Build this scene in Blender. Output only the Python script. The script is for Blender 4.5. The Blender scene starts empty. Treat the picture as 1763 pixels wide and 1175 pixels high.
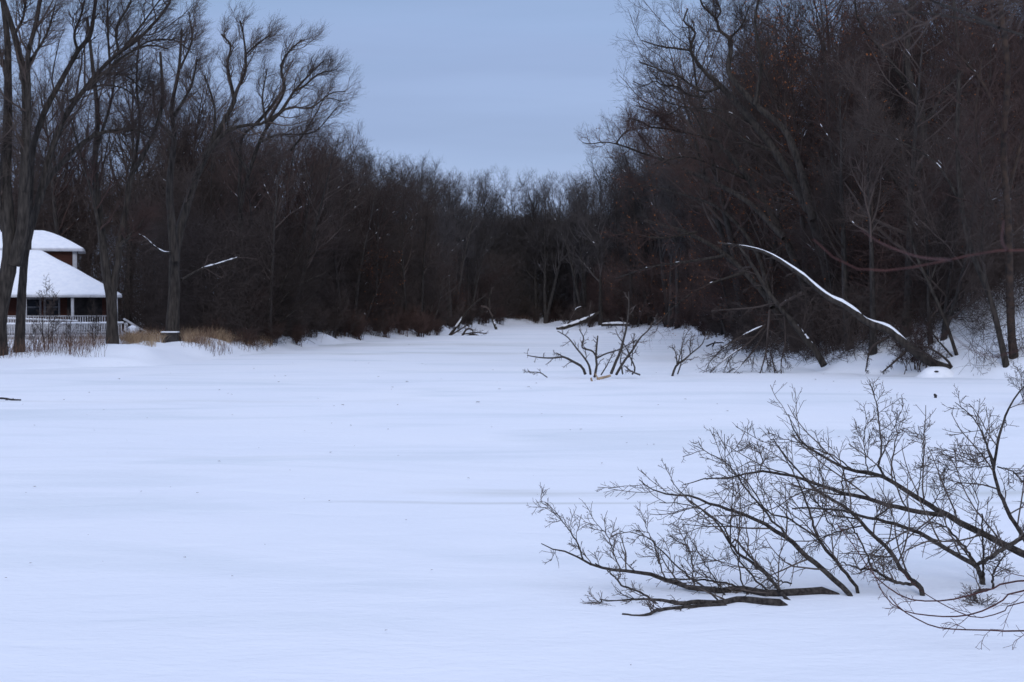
import bpy, math
import numpy as np
from mathutils import Vector

S = bpy.context.scene
COL = S.collection
rad = math.radians
rng = np.random.default_rng(11)

# ------------------------------------------------------------------ camera
CAMZ, FPX, YH = 3.6, 3000.0, 518.0
PITCH = math.atan((587.5 - YH) / FPX)
cd = bpy.data.cameras.new('camera'); cam = bpy.data.objects.new('camera', cd); COL.objects.link(cam)
cam.location = (0, 0, CAMZ); cam.rotation_euler = (math.pi/2 - PITCH, 0, 0)
cd.sensor_width = 36; cd.lens = FPX/1763*36
cd.clip_start = 0.1; cd.clip_end = 6000
cd.dof.use_dof = True; cd.dof.focus_distance = 22; cd.dof.aperture_fstop = 6.5
S.camera = cam

# ------------------------------------------------------------------ world, sun
SUN_EL, SUN_AZ = 24, 178          # azimuth degrees, clockwise from +Y
w = bpy.data.worlds.new('World'); S.world = w; w.use_nodes = True
nt = w.node_tree; nt.nodes.clear()
def nd(t, ty, **k):
    n = t.nodes.new(ty)
    for a, b in k.items(): setattr(n, a, b)
    return n
out = nd(nt, 'ShaderNodeOutputWorld'); bg = nd(nt, 'ShaderNodeBackground'); bg.inputs['Strength'].default_value = 0.1
sky = nd(nt, 'ShaderNodeTexSky', sky_type='NISHITA'); sky.sun_disc = False
sky.sun_elevation = rad(SUN_EL); sky.sun_rotation = rad(SUN_AZ)
tc = nd(nt, 'ShaderNodeTexCoord'); sp = nd(nt, 'ShaderNodeSeparateXYZ')
nt.links.new(tc.outputs['Generated'], sp.inputs[0])
mp = nd(nt, 'ShaderNodeMapping'); mp.inputs['Scale'].default_value = (1.2, 1.2, 9)
nt.links.new(tc.outputs['Generated'], mp.inputs[0])
nz = nd(nt, 'ShaderNodeTexNoise'); nz.inputs['Scale'].default_value = 1.6; nz.inputs['Detail'].default_value = 3
nt.links.new(mp.outputs[0], nz.inputs['Vector'])
nm = nd(nt, 'ShaderNodeMapRange'); nm.inputs[1].default_value = .3; nm.inputs[2].default_value = .7
nm.inputs[3].default_value = -.05; nm.inputs[4].default_value = .05
nt.links.new(nz.outputs[0], nm.inputs[0])
ad = nd(nt, 'ShaderNodeMath', operation='ADD'); nt.links.new(sp.outputs['Z'], ad.inputs[0]); nt.links.new(nm.outputs[0], ad.inputs[1])
cr = nd(nt, 'ShaderNodeValToRGB'); e = cr.color_ramp.elements
SKYC = [(0, (.43, .53, .80)), (.085, (.378, .50, .785)), (.17, (.315, .445, .715)), (.5, (.59, .71, 1.02)), (1, (.87, .93, 1.18))]
q = e.new(.122); q.color = (.342, .455, .735, 1)
e[0].position = 0; e[0].color = (*SKYC[0][1], 1); e[-1].position = 1; e[-1].color = (*SKYC[4][1], 1)
for p_, c_ in SKYC[1:4]:
    q = e.new(p_); q.color = (*c_, 1)
nt.links.new(ad.outputs[0], cr.inputs[0])
mpb = nd(nt, 'ShaderNodeMapping'); mpb.inputs['Scale'].default_value = (1.5, 1.5, 16); mpb.inputs['Location'].default_value = (3, 1, .4)
nt.links.new(tc.outputs['Generated'], mpb.inputs[0])
nb = nd(nt, 'ShaderNodeTexNoise'); nb.inputs['Scale'].default_value = 1.5; nb.inputs['Detail'].default_value = 5; nt.links.new(mpb.outputs[0], nb.inputs['Vector'])
mb = nd(nt, 'ShaderNodeMapRange'); mb.inputs[1].default_value = .3; mb.inputs[2].default_value = .7; mb.inputs[3].default_value = 9.2; mb.inputs[4].default_value = 10.8
nt.links.new(nb.outputs[0], mb.inputs[0])
sc = nd(nt, 'ShaderNodeVectorMath', operation='SCALE'); nt.links.new(mb.outputs[0], sc.inputs['Scale'])
nt.links.new(cr.outputs[0], sc.inputs[0])
mx = nd(nt, 'ShaderNodeMix', data_type='RGBA'); mx.inputs[0].default_value = .93
nt.links.new(sky.outputs[0], mx.inputs[6]); nt.links.new(sc.outputs[0], mx.inputs[7])
nt.links.new(mx.outputs[2], bg.inputs['Color']); nt.links.new(bg.outputs[0], out.inputs[0])

sl = bpy.data.lights.new('sun', 'SUN'); sl.energy = 0.8; sl.angle = rad(14); sl.color = (1, .95, .9)
so = bpy.data.objects.new('sun', sl); COL.objects.link(so)
sd = Vector((math.sin(rad(SUN_AZ))*math.cos(rad(SUN_EL)), math.cos(rad(SUN_AZ))*math.cos(rad(SUN_EL)), math.sin(rad(SUN_EL))))
so.rotation_euler = sd.to_track_quat('Z', 'Y').to_euler()
S.view_settings.view_transform = 'Standard'; S.view_settings.look = 'None'
S.view_settings.exposure = 0; S.view_settings.gamma = 1
S.cycles.max_bounces = 4; S.cycles.diffuse_bounces = 3; S.cycles.caustics_reflective = False; S.cycles.caustics_refractive = False

# ------------------------------------------------------------------ pixel -> world (layout only)
cp, sp_ = math.cos(PITCH), math.sin(PITCH)
def W(px, py, Y):
    a = (np.asarray(px, float) - 881.5)/FPX; b = (587.5 - np.asarray(py, float))/FPX
    dy = cp + b*sp_; dz = -sp_ + b*cp
    s = np.asarray(Y, float)/dy
    return np.stack([a*s, np.broadcast_to(Y, np.shape(a*s))*1.0, CAMZ + dz*s], -1)

# ------------------------------------------------------------------ terrain
LY = np.array([-40, 60, 84, 89, 92, 96, 105, 118, 132, 150, 165, 174, 185, 225, 245, 256, 262])
LX = np.array([-60, -44, -36, -30, -24.5, -18.9, -18, -17, -15.5, -13.6, -11, -7.8, -7.0, -4.5, -1.5, 2, 4.3])
RY = np.array([-40, 0, 10, 16, 21, 30, 50, 70, 76, 79, 82, 88, 100, 115, 132, 165, 190, 208, 225, 245, 256, 262])
RX = np.array([1.5, 1.6, 4.2, 5.6, 8, 12, 19, 24, 24, 22.5, 19.5, 15.8, 15.5, 15.2, 15.6, 18, 18.6, 15.5, 10, 7.6, 6, 4.5])
def vn(x, y, s, seed=0):
    x = np.asarray(x, float)/s; y = np.asarray(y, float)/s
    xi = np.floor(x); yi = np.floor(y); fx = x-xi; fy = y-yi
    fx = fx*fx*(3-2*fx); fy = fy*fy*(3-2*fy)
    def h(a, b):
        v = np.sin(a*127.1 + b*311.7 + seed*74.7)*43758.5453
        return v - np.floor(v)
    return (h(xi, yi)*(1-fx)+h(xi+1, yi)*fx)*(1-fy) + (h(xi, yi+1)*(1-fx)+h(xi+1, yi+1)*fx)*fy - .5
def ss(x): x = np.clip(x, 0, 1); return x*x*(3-2*x)
def terrain(X, Y):
    X = np.asarray(X, float); Y = np.asarray(Y, float)
    n = vn(X, Y, 5, 1)*1.8 + vn(X, Y, 2.2, 2)*.7
    dl = np.interp(Y, LY, LX) - X + n*np.clip((Y-60)/60, .2, 1)
    dr = X - np.interp(Y, RY, RX) + n*.5*np.clip((Y-40)/60, .05, 1)
    df = (Y - 261) + n*2
    dl = np.maximum(dl, df)
    rel = vn(X, Y, 3, 4)*.16 + vn(X, Y, 9, 5)*.3
    dune = np.abs(vn(X+Y*.5, Y*.35, 3.2, 12))*.9
    hl = np.minimum(.55*ss(dl/2.6) + .6*ss((dl-1)/11), np.interp(Y, [90, 93, 99, 108, 114, 130], [.0, .06, .48, .78, .95, 1.15])) + (rel*.7 + dune*1.3)*ss(dl/3.5)*(1-.85*ss((dl-5)/6))
    a = np.interp(Y, [0, 60, 110, 170, 210], [.25, 1, 1, .35, .12])
    hr = .4*ss(dr/1.8) + a*(4.6*ss((dr+1)/15) + 6*ss((dr-9)/38)) + rel*ss(dr/3)
    land = np.where(dl > 0, hl, np.where(dr > 0, hr, -.0))
    both = np.maximum(dl, dr)
    return np.where(both > 0, land + .02, np.maximum(both*.22, -.5) + .02)

# ------------------------------------------------------------------ mesh building
def mesh(name, V, F, mat, smooth=True):
    V = np.asarray(V, np.float32).reshape(-1, 3); F = np.asarray(F, np.int32)
    m = bpy.data.meshes.new(name)
    m.vertices.add(len(V)); m.vertices.foreach_set('co', V.ravel())
    k = F.shape[1]; n = len(F)
    m.loops.add(n*k); m.loops.foreach_set('vertex_index', F.ravel())
    m.polygons.add(n); m.polygons.foreach_set('loop_start', np.arange(0, n*k, k, dtype=np.int32))
    m.polygons.foreach_set('loop_total', np.full(n, k, np.int32))
    if smooth: m.polygons.foreach_set('use_smooth', np.ones(n, bool))
    m.materials.append(mat); m.update(); m.validate()
    return m
def link(name, data, parent=None, **props):
    o = bpy.data.objects.new(name, data); COL.objects.link(o)
    if parent is not None: o.parent = parent
    for a, b in props.items(): o[a] = b
    return o
def thing(name, label, cat, loc=(0, 0, 0), group=None, data=None):
    o = link(name, data); o.location = [float(v) for v in loc]; o['label'] = label; o['category'] = cat
    if group: o['group'] = group
    return o
def nrm(v): return v/np.maximum(np.linalg.norm(v, axis=-1, keepdims=True), 1e-9)
def tubes(P, R, sides=3, wob=0):
    """P (N,K,3), R (N,K) -> verts, quads"""
    N, K, _ = P.shape
    T = np.gradient(P, axis=1); T = nrm(T)
    ref = np.zeros((N, 1, 3)); mean = nrm(P[:, -1]-P[:, 0])
    ax = np.argmin(np.abs(mean), axis=1); ref[np.arange(N), 0, ax] = 1
    A = nrm(np.cross(T, ref)); B = np.cross(T, A)
    ang = np.arange(sides)*2*math.pi/sides
    rr = R[:, :, None, None]
    if wob: rr = rr*(1 + wob*rng.uniform(-1, 1, (N, K, sides, 1)))
    V = P[:, :, None, :] + rr*(A[:, :, None, :]*np.cos(ang)[None, None, :, None] + B[:, :, None, :]*np.sin(ang)[None, None, :, None])
    idx = np.arange(N*K*sides).reshape(N, K, sides)
    a = idx[:, :-1]; b = idx[:, 1:]
    F = np.stack([a, np.roll(a, -1, 2), np.roll(b, -1, 2), b], -1).reshape(-1, 4)
    return V.reshape(-1, 3), F
def merge(parts):
    Vs, Fs, o = [], [], 0
    for V, F in parts:
        Vs.append(V); Fs.append(F+o); o += len(V)
    return np.concatenate(Vs), np.concatenate(Fs)
def cat(LP, K):
    """resample list of (P,R) arrays onto K points and stack"""
    Ps, Rs = [], []
    for P, R in LP:
        k = P.shape[1]; t = np.linspace(0, k-1, K); i = np.minimum(t.astype(int), k-2); f = (t-i)
        Ps.append(P[:, i]*(1-f)[None, :, None] + P[:, i+1]*f[None, :, None])
        Rs.append(R[:, i]*(1-f) + R[:, i+1]*f)
    return np.concatenate(Ps), np.concatenate(Rs)
def curve(pts, K):
    pts = np.asarray(pts, float); n = len(pts)
    if n < 3:
        t = np.linspace(0, 1, K)[:, None]; return pts[0]*(1-t)+pts[-1]*t
    seg = np.linalg.norm(np.diff(pts[:, :3], axis=0), axis=1); s = np.concatenate([[0], np.cumsum(seg)]); 
    t = np.linspace(0, s[-1], K)
    pe = np.vstack([2*pts[0]-pts[1], pts, 2*pts[-1]-pts[-2]])
    i = np.clip(np.searchsorted(s, t, side='right')-1, 0, n-2); f = ((t-s[i])/np.maximum(seg[i], 1e-9))[:, None]
    p0, p1, p2, p3 = pe[i], pe[i+1], pe[i+2], pe[i+3]
    return .5*(2*p1 + (p2-p0)*f + (2*p0-5*p1+4*p2-p3)*f*f + (3*p1-p0-3*p2+p3)*f**3)
def spawn(P, R, M, t0, t1, ang, lf, K, rf, rend, wig=.15, up=.1, drift=(0, 0, 0), rcap=1, lmin=0, taper=.5, g=None, flat=None, tp=.35):
    """grow M children on every parent branch"""
    g = g or rng
    N, Kp, _ = P.shape
    t = t0 + (np.arange(M)[None]+g.uniform(0, 1, (N, M)))/M*(t1-t0)
    x = t*(Kp-1); i = np.minimum(x.astype(int), Kp-2); f = x-i
    n = np.arange(N)[:, None]
    p = P[n, i]*(1-f)[..., None] + P[n, i+1]*f[..., None]
    r = R[n, i]*(1-f) + R[n, i+1]*f
    T = nrm(P[n, i+1]-P[n, i])
    L = np.linalg.norm(np.diff(P, axis=1), axis=2).sum(1)[:, None]*lf*(1-taper*t)*g.uniform(.55, 1.25, (N, M))
    L = np.maximum(L, lmin)
    q = g.normal(size=(N, M, 3))
    if flat is not None: q = q*np.asarray(flat)
    q = nrm(q - (q*T).sum(-1, keepdims=True)*T)
    a = rad(1)*(ang + g.normal(size=(N, M))*9)[..., None]
    d = nrm(np.cos(a)*T + np.sin(a)*q)
    p = p.reshape(-1, 3); d = d.reshape(-1, 3); L = L.reshape(-1, 1); r0 = np.minimum(r.reshape(-1)*rf, rcap)
    out = [p]; U = np.array([0, 0, 1.0])*up + np.asarray(drift)
    for k in range(K-1):
        p = p + d*L/(K-1); out.append(p)
        d = nrm(d + g.normal(size=d.shape)*wig + U)
    C = np.stack(out, 1); tt = np.linspace(0, 1, K)[None]
    r0 = np.maximum(r0, rend)
    return C, r0[:, None]*(1-tt**(1+tp)) + rend*tt**(1+tp)
def snow_bits(P, R, n, g, frac=.18, h=.7, tmin=.05, tmax=.8):
    """short strips of snow lying on top of branch parts"""
    L = []
    N, K, _ = P.shape
    for _ in range(n*6):
        if len(L) >= n: break
        j = g.integers(N); t = g.uniform(tmin, tmax); ln = frac*g.uniform(.3, 1.2)
        tt = np.linspace(t, min(t+ln, .98), 5)*(K-1); i = np.minimum(tt.astype(int), K-2); f = tt-i
        p = P[j, i]*(1-f)[:, None]+P[j, i+1]*f[:, None]; r = np.minimum(R[j, i]*(1-f)+R[j, i+1]*f, .055)
        T = nrm(p[-1]-p[0])
        if abs(T[2]) > .8: continue
        p = p + np.array([0, 0, 1])*r[:, None]*h
        L.append((p[None], (r*np.array([.25, .75, .85, .75, .2]))[None]))
    if not L: return None
    return cat(L, 5)

# ------------------------------------------------------------------ materials
def mat(name, rough=.9, spec=.2):
    m = bpy.data.materials.new(name); m.use_nodes = True
    b = m.node_tree.nodes['Principled BSDF']; b.inputs['Roughness'].default_value = rough
    b.inputs['Specular IOR Level'].default_value = spec
    return m, m.node_tree, b
def noisy(name, c1, c2, scale=4, rough=.9, stretch=(1, 1, 1), bump=0, vary=0, detail=4, space='Object', lo=.35, hi=.65, bs=None, spec=.2):
    m, t, b = mat(name, rough, spec)
    tc = nd(t, 'ShaderNodeTexCoord'); mp = nd(t, 'ShaderNodeMapping'); mp.inputs['Scale'].default_value = stretch
    t.links.new(tc.outputs[space], mp.inputs[0])
    n = nd(t, 'ShaderNodeTexNoise'); n.inputs['Scale'].default_value = scale; n.inputs['Detail'].default_value = detail
    t.links.new(mp.outputs[0], n.inputs['Vector'])
    r = nd(t, 'ShaderNodeValToRGB'); r.color_ramp.elements[0].position = lo; r.color_ramp.elements[1].position = hi
    r.color_ramp.elements[0].color = (*c1, 1); r.color_ramp.elements[1].color = (*c2, 1)
    t.links.new(n.outputs[0], r.inputs[0]); col = r.outputs[0]
    if vary:
        oi = nd(t, 'ShaderNodeObjectInfo'); h = nd(t, 'ShaderNodeHueSaturation')
        mr = nd(t, 'ShaderNodeMapRange'); mr.inputs[3].default_value = 1-vary; mr.inputs[4].default_value = 1+vary
        t.links.new(oi.outputs['Random'], mr.inputs[0]); t.links.new(mr.outputs[0], h.inputs['Value'])
        t.links.new(col, h.inputs['Color']); col = h.outputs[0]
    t.links.new(col, b.inputs['Base Color'])
    if bump:
        n2 = nd(t, 'ShaderNodeTexNoise'); n2.inputs['Scale'].default_value = bs or scale*3; n2.inputs['Detail'].default_value = 6
        t.links.new(mp.outputs[0], n2.inputs['Vector'])
        bp = nd(t, 'ShaderNodeBump'); bp.inputs['Strength'].default_value = bump; bp.inputs['Distance'].default_value = .05
        t.links.new(n2.outputs[0], bp.inputs['Height']); t.links.new(bp.outputs[0], b.inputs['Normal'])
    return m
M_bark = noisy('bark', (.026, .023, .022), (.065, .058, .053), 5, stretch=(2, 2, .5), bump=.9, vary=.3)
M_barkg = noisy('grey_bark', (.020, .017, .015), (.058, .049, .042), 4, stretch=(2, 2, .35), bump=1, bs=9)
M_twig = noisy('twig', (.048, .037, .033), (.078, .060, .053), 1.3, vary=.42)
M_twigred = noisy('twig_reddish', (.048, .031, .028), (.076, .048, .041), 1.3, vary=.42)
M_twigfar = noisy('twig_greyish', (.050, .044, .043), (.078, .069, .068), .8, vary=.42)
M_fg = noisy('fallen_bark', (.028, .023, .021), (.095, .082, .072), 22, bump=.9, bs=60)
M_fgt = noisy('fallen_twig', (.065, .052, .046), (.14, .115, .10), 9)
M_red = noisy('red_stem', (.045, .017, .016), (.085, .033, .029), 12, rough=.6)
M_broken = noisy('broken_wood', (.24, .17, .11), (.40, .30, .20), 6)
M_grass = noisy('dry_straw', (.22, .15, .09), (.50, .37, .24), 1.5)
M_weed = noisy('weed_stem', (.09, .05, .037), (.17, .10, .07), 1.5)
M_leaf = noisy('dead_leaf', (.22, .07, .025), (.34, .13, .045), .7)
M_leafb = noisy('brown_leaf', (.07, .04, .03), (.12, .07, .05), 2)
M_white = noisy('white_paint', (.44, .44, .45), (.56, .56, .58), 3)
M_siding = noisy('brown_siding', (.065, .028, .021), (.10, .042, .032), 2, stretch=(1, 1, 14))
M_dark = noisy('dark_wood', (.025, .022, .022), (.05, .045, .045), 3)
M_brush = noisy('red_brush', (.060, .038, .032), (.095, .058, .047), 1.3, vary=.3)
M_ever = noisy('evergreen_needles', (.007, .010, .007), (.018, .024, .014), 3)
m, t, b = mat('window_glass', .12, .5); b.inputs['Base Color'].default_value = (.03, .035, .045, 1); M_glass = m
M_snowb = noisy('branch_snow', (.80, .83, .88), (.88, .90, .93), 3, rough=.7)

def snow_mat(name, ice):
    m, t, b = mat(name, .65, .25)
    L = t.links.new
    tc = nd(t, 'ShaderNodeTexCoord')
    def noise(sc_, stretch, det=5, dist=0):
        mp = nd(t, 'ShaderNodeMapping'); mp.inputs['Scale'].default_value = stretch; L(tc.outputs['Object'], mp.inputs[0])
        n = nd(t, 'ShaderNodeTexNoise'); n.inputs['Scale'].default_value = sc_; n.inputs['Detail'].default_value = det
        n.inputs['Distortion'].default_value = dist; L(mp.outputs[0], n.inputs['Vector']); return n.outputs[0]
    def ramp(v, a, b_, c1, c2):
        r = nd(t, 'ShaderNodeValToRGB'); r.color_ramp.elements[0].position = a; r.color_ramp.elements[1].position = b_
        r.color_ramp.elements[0].color = (*c1, 1); r.color_ramp.elements[1].color = (*c2, 1); L(v, r.inputs[0]); return r.outputs[0]
    base = ramp(noise(.13, (1, .8, 1)), .35, .7, (.83, .87, .93), (.87, .90, .945))
    if ice:
        # wind-scoured streaks where the grey ice shows through thin snow
        msk = ramp(noise(.16, (.5, 1.1, 1), 9, 1.0), .5, .75, (0, 0, 0), (1, 1, 1))
        m2 = nd(t, 'ShaderNodeMix', data_type='RGBA'); L(msk, m2.inputs[0]); L(base, m2.inputs[6])
        m2.inputs[7].default_value = (.70, .76, .81, 1); base = m2.outputs[2]
        # two beige bands of bare ice: near (Y about 31) and far along the left shore
        sx = nd(t, 'ShaderNodeSeparateXYZ'); L(tc.outputs['Object'], sx.inputs[0])
        wv = noise(.25, (1, 1, 1), 3)
        for (yc, hw, x0, x1, amt) in ((32.4, .8, -1, 30, .6), (30.9, .3, -3, 30, .5), (142, 10, -60, 1, .55), (118, 4, -24, 2, .45), (62, 1.5, -30, -2, .18), (40, .6, -16, -3, .12)):
            a1 = nd(t, 'ShaderNodeMath', operation='MULTIPLY_ADD'); L(wv, a1.inputs[0]); a1.inputs[1].default_value = hw*2.2; a1.inputs[2].default_value = -yc-hw*1.1
            a2 = nd(t, 'ShaderNodeMath', operation='ADD'); L(sx.outputs['Y'], a2.inputs[0]); L(a1.outputs[0], a2.inputs[1])
            a3 = nd(t, 'ShaderNodeMath', operation='ABSOLUTE'); L(a2.outputs[0], a3.inputs[0])
            m3 = nd(t, 'ShaderNodeMapRange'); m3.interpolation_type = 'SMOOTHSTEP'; m3.inputs[1].default_value = hw; m3.inputs[2].default_value = 0; m3.inputs[3].default_value = 0; m3.inputs[4].default_value = amt
            L(a3.outputs[0], m3.inputs[0])
            m4 = nd(t, 'ShaderNodeMapRange'); m4.interpolation_type = 'SMOOTHSTEP'; m4.inputs[1].default_value = x0-2; m4.inputs[2].default_value = x0+2; L(sx.outputs['X'], m4.inputs[0])
            m5 = nd(t, 'ShaderNodeMapRange'); m5.interpolation_type = 'SMOOTHSTEP'; m5.inputs[1].default_value = x1+4; m5.inputs[2].default_value = x1-4; L(sx.outputs['X'], m5.inputs[0])
            mm = nd(t, 'ShaderNodeMath', operation='MULTIPLY'); L(m3.outputs[0], mm.inputs[0]); L(m4.outputs[0], mm.inputs[1])
            mn = nd(t, 'ShaderNodeMath', operation='MULTIPLY'); L(mm.outputs[0], mn.inputs[0]); L(m5.outputs[0], mn.inputs[1])
            pt = nd(t, 'ShaderNodeMath', operation='MULTIPLY'); L(mn.outputs[0], pt.inputs[0])
            pn = nd(t, 'ShaderNodeMapRange'); L(noise(.5, (.5, 2.5, 1), 6), pn.inputs[0]); pn.inputs[1].default_value = .3; pn.inputs[2].default_value = .65
            L(pn.outputs[0], pt.inputs[1])
            m6 = nd(t, 'ShaderNodeMix', data_type='RGBA'); L(pt.outputs[0], m6.inputs[0]); L(base, m6.inputs[6]); m6.inputs[7].default_value = (.45, .47, .43, 1); base = m6.outputs[2]
    L(base, b.inputs['Base Color'])
    h1 = noise(.7, (.75, 1.25, 1), 9, .8)
    bp = nd(t, 'ShaderNodeBump'); bp.inputs['Strength'].default_value = .55; bp.inputs['Distance'].default_value = .12; L(h1, bp.inputs['Height'])
    h2 = noise(7, (.8, 1.2, 1), 7)
    bp2 = nd(t, 'ShaderNodeBump'); bp2.inputs['Strength'].default_value = .6; bp2.inputs['Distance'].default_value = .03; L(h2, bp2.inputs['Height'])
    L(bp.outputs[0], bp2.inputs['Normal']); L(bp2.outputs[0], b.inputs['Normal'])
    return m
M_ice = snow_mat('river_snow', True); M_snow = snow_mat('bank_snow', False)

# ------------------------------------------------------------------ ground
def axis(a, b, step, far):
    c = np.arange(a, b+step, step); g_ = step*1.35**np.arange(1, 40); cs = np.cumsum(g_); cs = cs[cs < far]
    return np.concatenate([(a-cs)[::-1], c, b+cs])
def grid(xs, ys, fz):
    X, Y = np.meshgrid(xs, ys); Z = fz(X, Y)
    V = np.stack([X, Y, Z], -1).reshape(-1, 3); i = np.arange(X.size).reshape(X.shape)
    F = np.stack([i[:-1, :-1], i[:-1, 1:], i[1:, 1:], i[1:, :-1]], -1).reshape(-1, 4)
    return V, F
V, F = grid(axis(-75, 70, .5, 3500), axis(-5, 275, .6, 3500), terrain)
link('snowy_ground', mesh('snowy_ground', V, F, M_snow), kind='structure')
def river(X, Y):
    return .05*vn(X, Y*1.6, 7, 7) + .03*vn(X, Y*2, 2.3, 8)*np.clip(Y/25, 0, 1) + .012*vn(X*.6, Y*1.6, .8, 9) + .02
V, F = grid(np.arange(-75, 45, .4), np.arange(-20, 266, .4), river)
link('frozen_river', mesh('frozen_river', V, F, M_ice), kind='structure')
def gz(x, y): return float(max(terrain(x, y), 0.0))

# ------------------------------------------------------------------ boxes / prisms
class MB:
    def __init__(s): s.p = []
    def box(s, x0, x1, y0, y1, z0, z1):
        V = np.array([(x, y, z) for x in (x0, x1) for y in (y0, y1) for z in (z0, z1)], float)
        F = np.array([(0, 1, 3, 2), (4, 6, 7, 5), (0, 4, 5, 1), (2, 3, 7, 6), (0, 2, 6, 4), (1, 5, 7, 3)])
        s.p.append((V, F)); return s
    def bar(s, a, b, w_, h_):
        a = np.asarray(a, float); b = np.asarray(b, float); d = nrm(b-a)
        sd_ = np.cross(d, (0, 0, 1.)); sd_ = nrm(sd_) if np.linalg.norm(sd_) > 1e-6 else np.array([1., 0, 0]); u = np.cross(sd_, d)
        V = np.array([p + i*sd_*w_/2 + j*u*h_/2 for p in (a, b) for i, j in ((-1, -1), (1, -1), (1, 1), (-1, 1))])
        F = np.array([(3, 2, 1, 0), (4, 5, 6, 7), (0, 1, 5, 4), (1, 2, 6, 5), (2, 3, 7, 6), (3, 0, 4, 7)])
        s.p.append((V, F)); return s
    def obj(s, name, mt, parent=None, bevel=0, **props):
        V, F = merge(s.p)
        if parent is not None: V = V - np.array(parent.location)
        o = link(name, mesh(name, V, F, mt, False), parent, **props)
        if bevel:
            bv = o.modifiers.new('b', 'BEVEL'); bv.width = bevel; bv.segments = 2
        return o
def local(V, root): return V - np.array(root.location)

# ------------------------------------------------------------------ house
HY = 120.0
root = thing('house', 'white porched house with snow covered hip roof on the left bank', 'house', (-32, 124, 1.0))
def hx(px, Y=HY): return float(W(px, 500, Y)[0])
def hz(py, Y=HY): return float(W(900, py, Y)[2])
EX1 = hx(213); EX0 = -43.0
def roof_solid(x0, x1, y0, y1, ze, zr, run, th, fl=0.0, n=14):
    """hip roof with optional flare, as solid slab"""
    xs = np.linspace(x0, x1, 60); ys = np.linspace(y0, y1, 40)
    def z(X, Y):
        d = np.minimum(np.minimum(X-x0, x1-X), np.minimum(Y-y0, y1-Y)); u = np.clip(d/run, 0, 1)
        return ze + (zr-ze)*(u*(1-fl) + fl*np.sin(u*math.pi/2))
    X, Y = np.meshgrid(xs, ys); Z = z(X, Y)
    top = np.stack([X, Y, Z], -1).reshape(-1, 3); i = np.arange(X.size).reshape(X.shape)
    F = np.stack([i[:-1, :-1], i[:-1, 1:], i[1:, 1:], i[1:, :-1]], -1).reshape(-1, 4)
    bot = top - np.array([0, 0, th]); n0 = len(top)
    per = np.concatenate([i[0, :], i[1:, -1], i[-1, -2::-1], i[-2:0:-1, 0]])
    nx = np.roll(per, -1); side = np.stack([per, nx, nx+n0, per+n0], -1)
    return np.vstack([top, bot]), np.vstack([F, F[:, ::-1]+n0, side[:, ::-1]])
zE = hz(509, 119.5)
V, F = roof_solid(EX0, EX1, 119.5, 131, zE, 7.0, 5.6, .14)
r = link('roof', mesh('roof', local(V, root), F, M_white, False), root)
V, F = roof_solid(EX0+.04, EX1-.04, 119.54, 130.9, zE+.10, 7.2, 5.6, .095, .06)
V[:, 2] += .06*vn(V[:, 0], V[:, 1], 1.2, 3)
link('roof_snow', mesh('roof_snow', local(V, root), F, M_snowb), r)
g_ = MB(); [g_.bar((x, 119.44, zE-.05), (x, 119.52, zE-.05), .1, .16) for x in np.arange(EX0, EX1, .6)]
# upper storey
UY = 126.0; ux1 = hx(133, UY)+1.5; ue1 = hx(143, UY-.5)+1.5; uz = hz(430, UY-.5)
MB().box(-39.5, ux1, UY, 131, 4.8, uz).obj('upper_wall', M_siding, root)
MB().box(ux1-.26, ux1+.05, UY-.06, UY+.2, 5.2, uz+.01).obj('corner_board', M_white, root)
V, F = roof_solid(-40.2, ue1, UY-.5, 131.6, uz, hz(406, UY+2.2), 2.9, .16, .5)
r2 = link('upper_roof', mesh('upper_roof', local(V, root), F, M_white, False), root)
V, F = roof_solid(-40.15, ue1-.05, UY-.45, 131.5, uz+.10, hz(398, UY+2.2), 2.9, .085, .5)
link('roof_snow', mesh('upper_snow', local(V, root), F, M_snowb), r2)
# body
wy = 121.9
MB().box(-42.4, hx(196, wy), wy, 130.4, .6, zE+.1).obj('wall', M_siding, root)
for (a, b_) in ((60, 89), (93, 120), (-10, 18)):
    x0, x1, z0, z1 = hx(a, wy), hx(b_, wy), hz(546, wy), hz(513, wy)
    f = MB().box(x0, x0+.13, wy-.08, wy-.003, z0, z1).box(x1-.13, x1, wy-.08, wy-.003, z0, z1).box(x0+.13, x1-.13, wy-.08, wy-.003, z1-.12, z1).box(x0+.13, x1-.13, wy-.1, wy-.003, z0, z0+.1).box(x0+.13, x1-.13, wy-.06, wy-.003, (z0+z1)/2, (z0+z1)/2+.06).obj('window', noisy('window_paint', (.20, .20, .22), (.27, .27, .29), 3), root)
    pn = MB().box(x0+.13, x1-.13, wy-.03, wy-.005, z0+.1, z1-.12)
    V, F = merge(pn.p); link('pane', mesh('pane', local(V, root), F, M_glass, False), f)
MB().box(hx(132, wy), hx(190, wy), wy-.05, wy-.004, hz(556, wy), hz(512, wy)).obj('porch_screen', M_dark, root)
fz = 1.5
MB().box(-42.6, hx(203), 119.6, wy-.003, fz-.16, fz).obj('porch_floor', M_white, root)
for px in (51, 129, 202, -30):
    x = hx(px, 119.8); MB().box(x-.10, x+.10, 119.7, 119.9, fz, zE-.15).obj('post', M_white, root)
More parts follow.
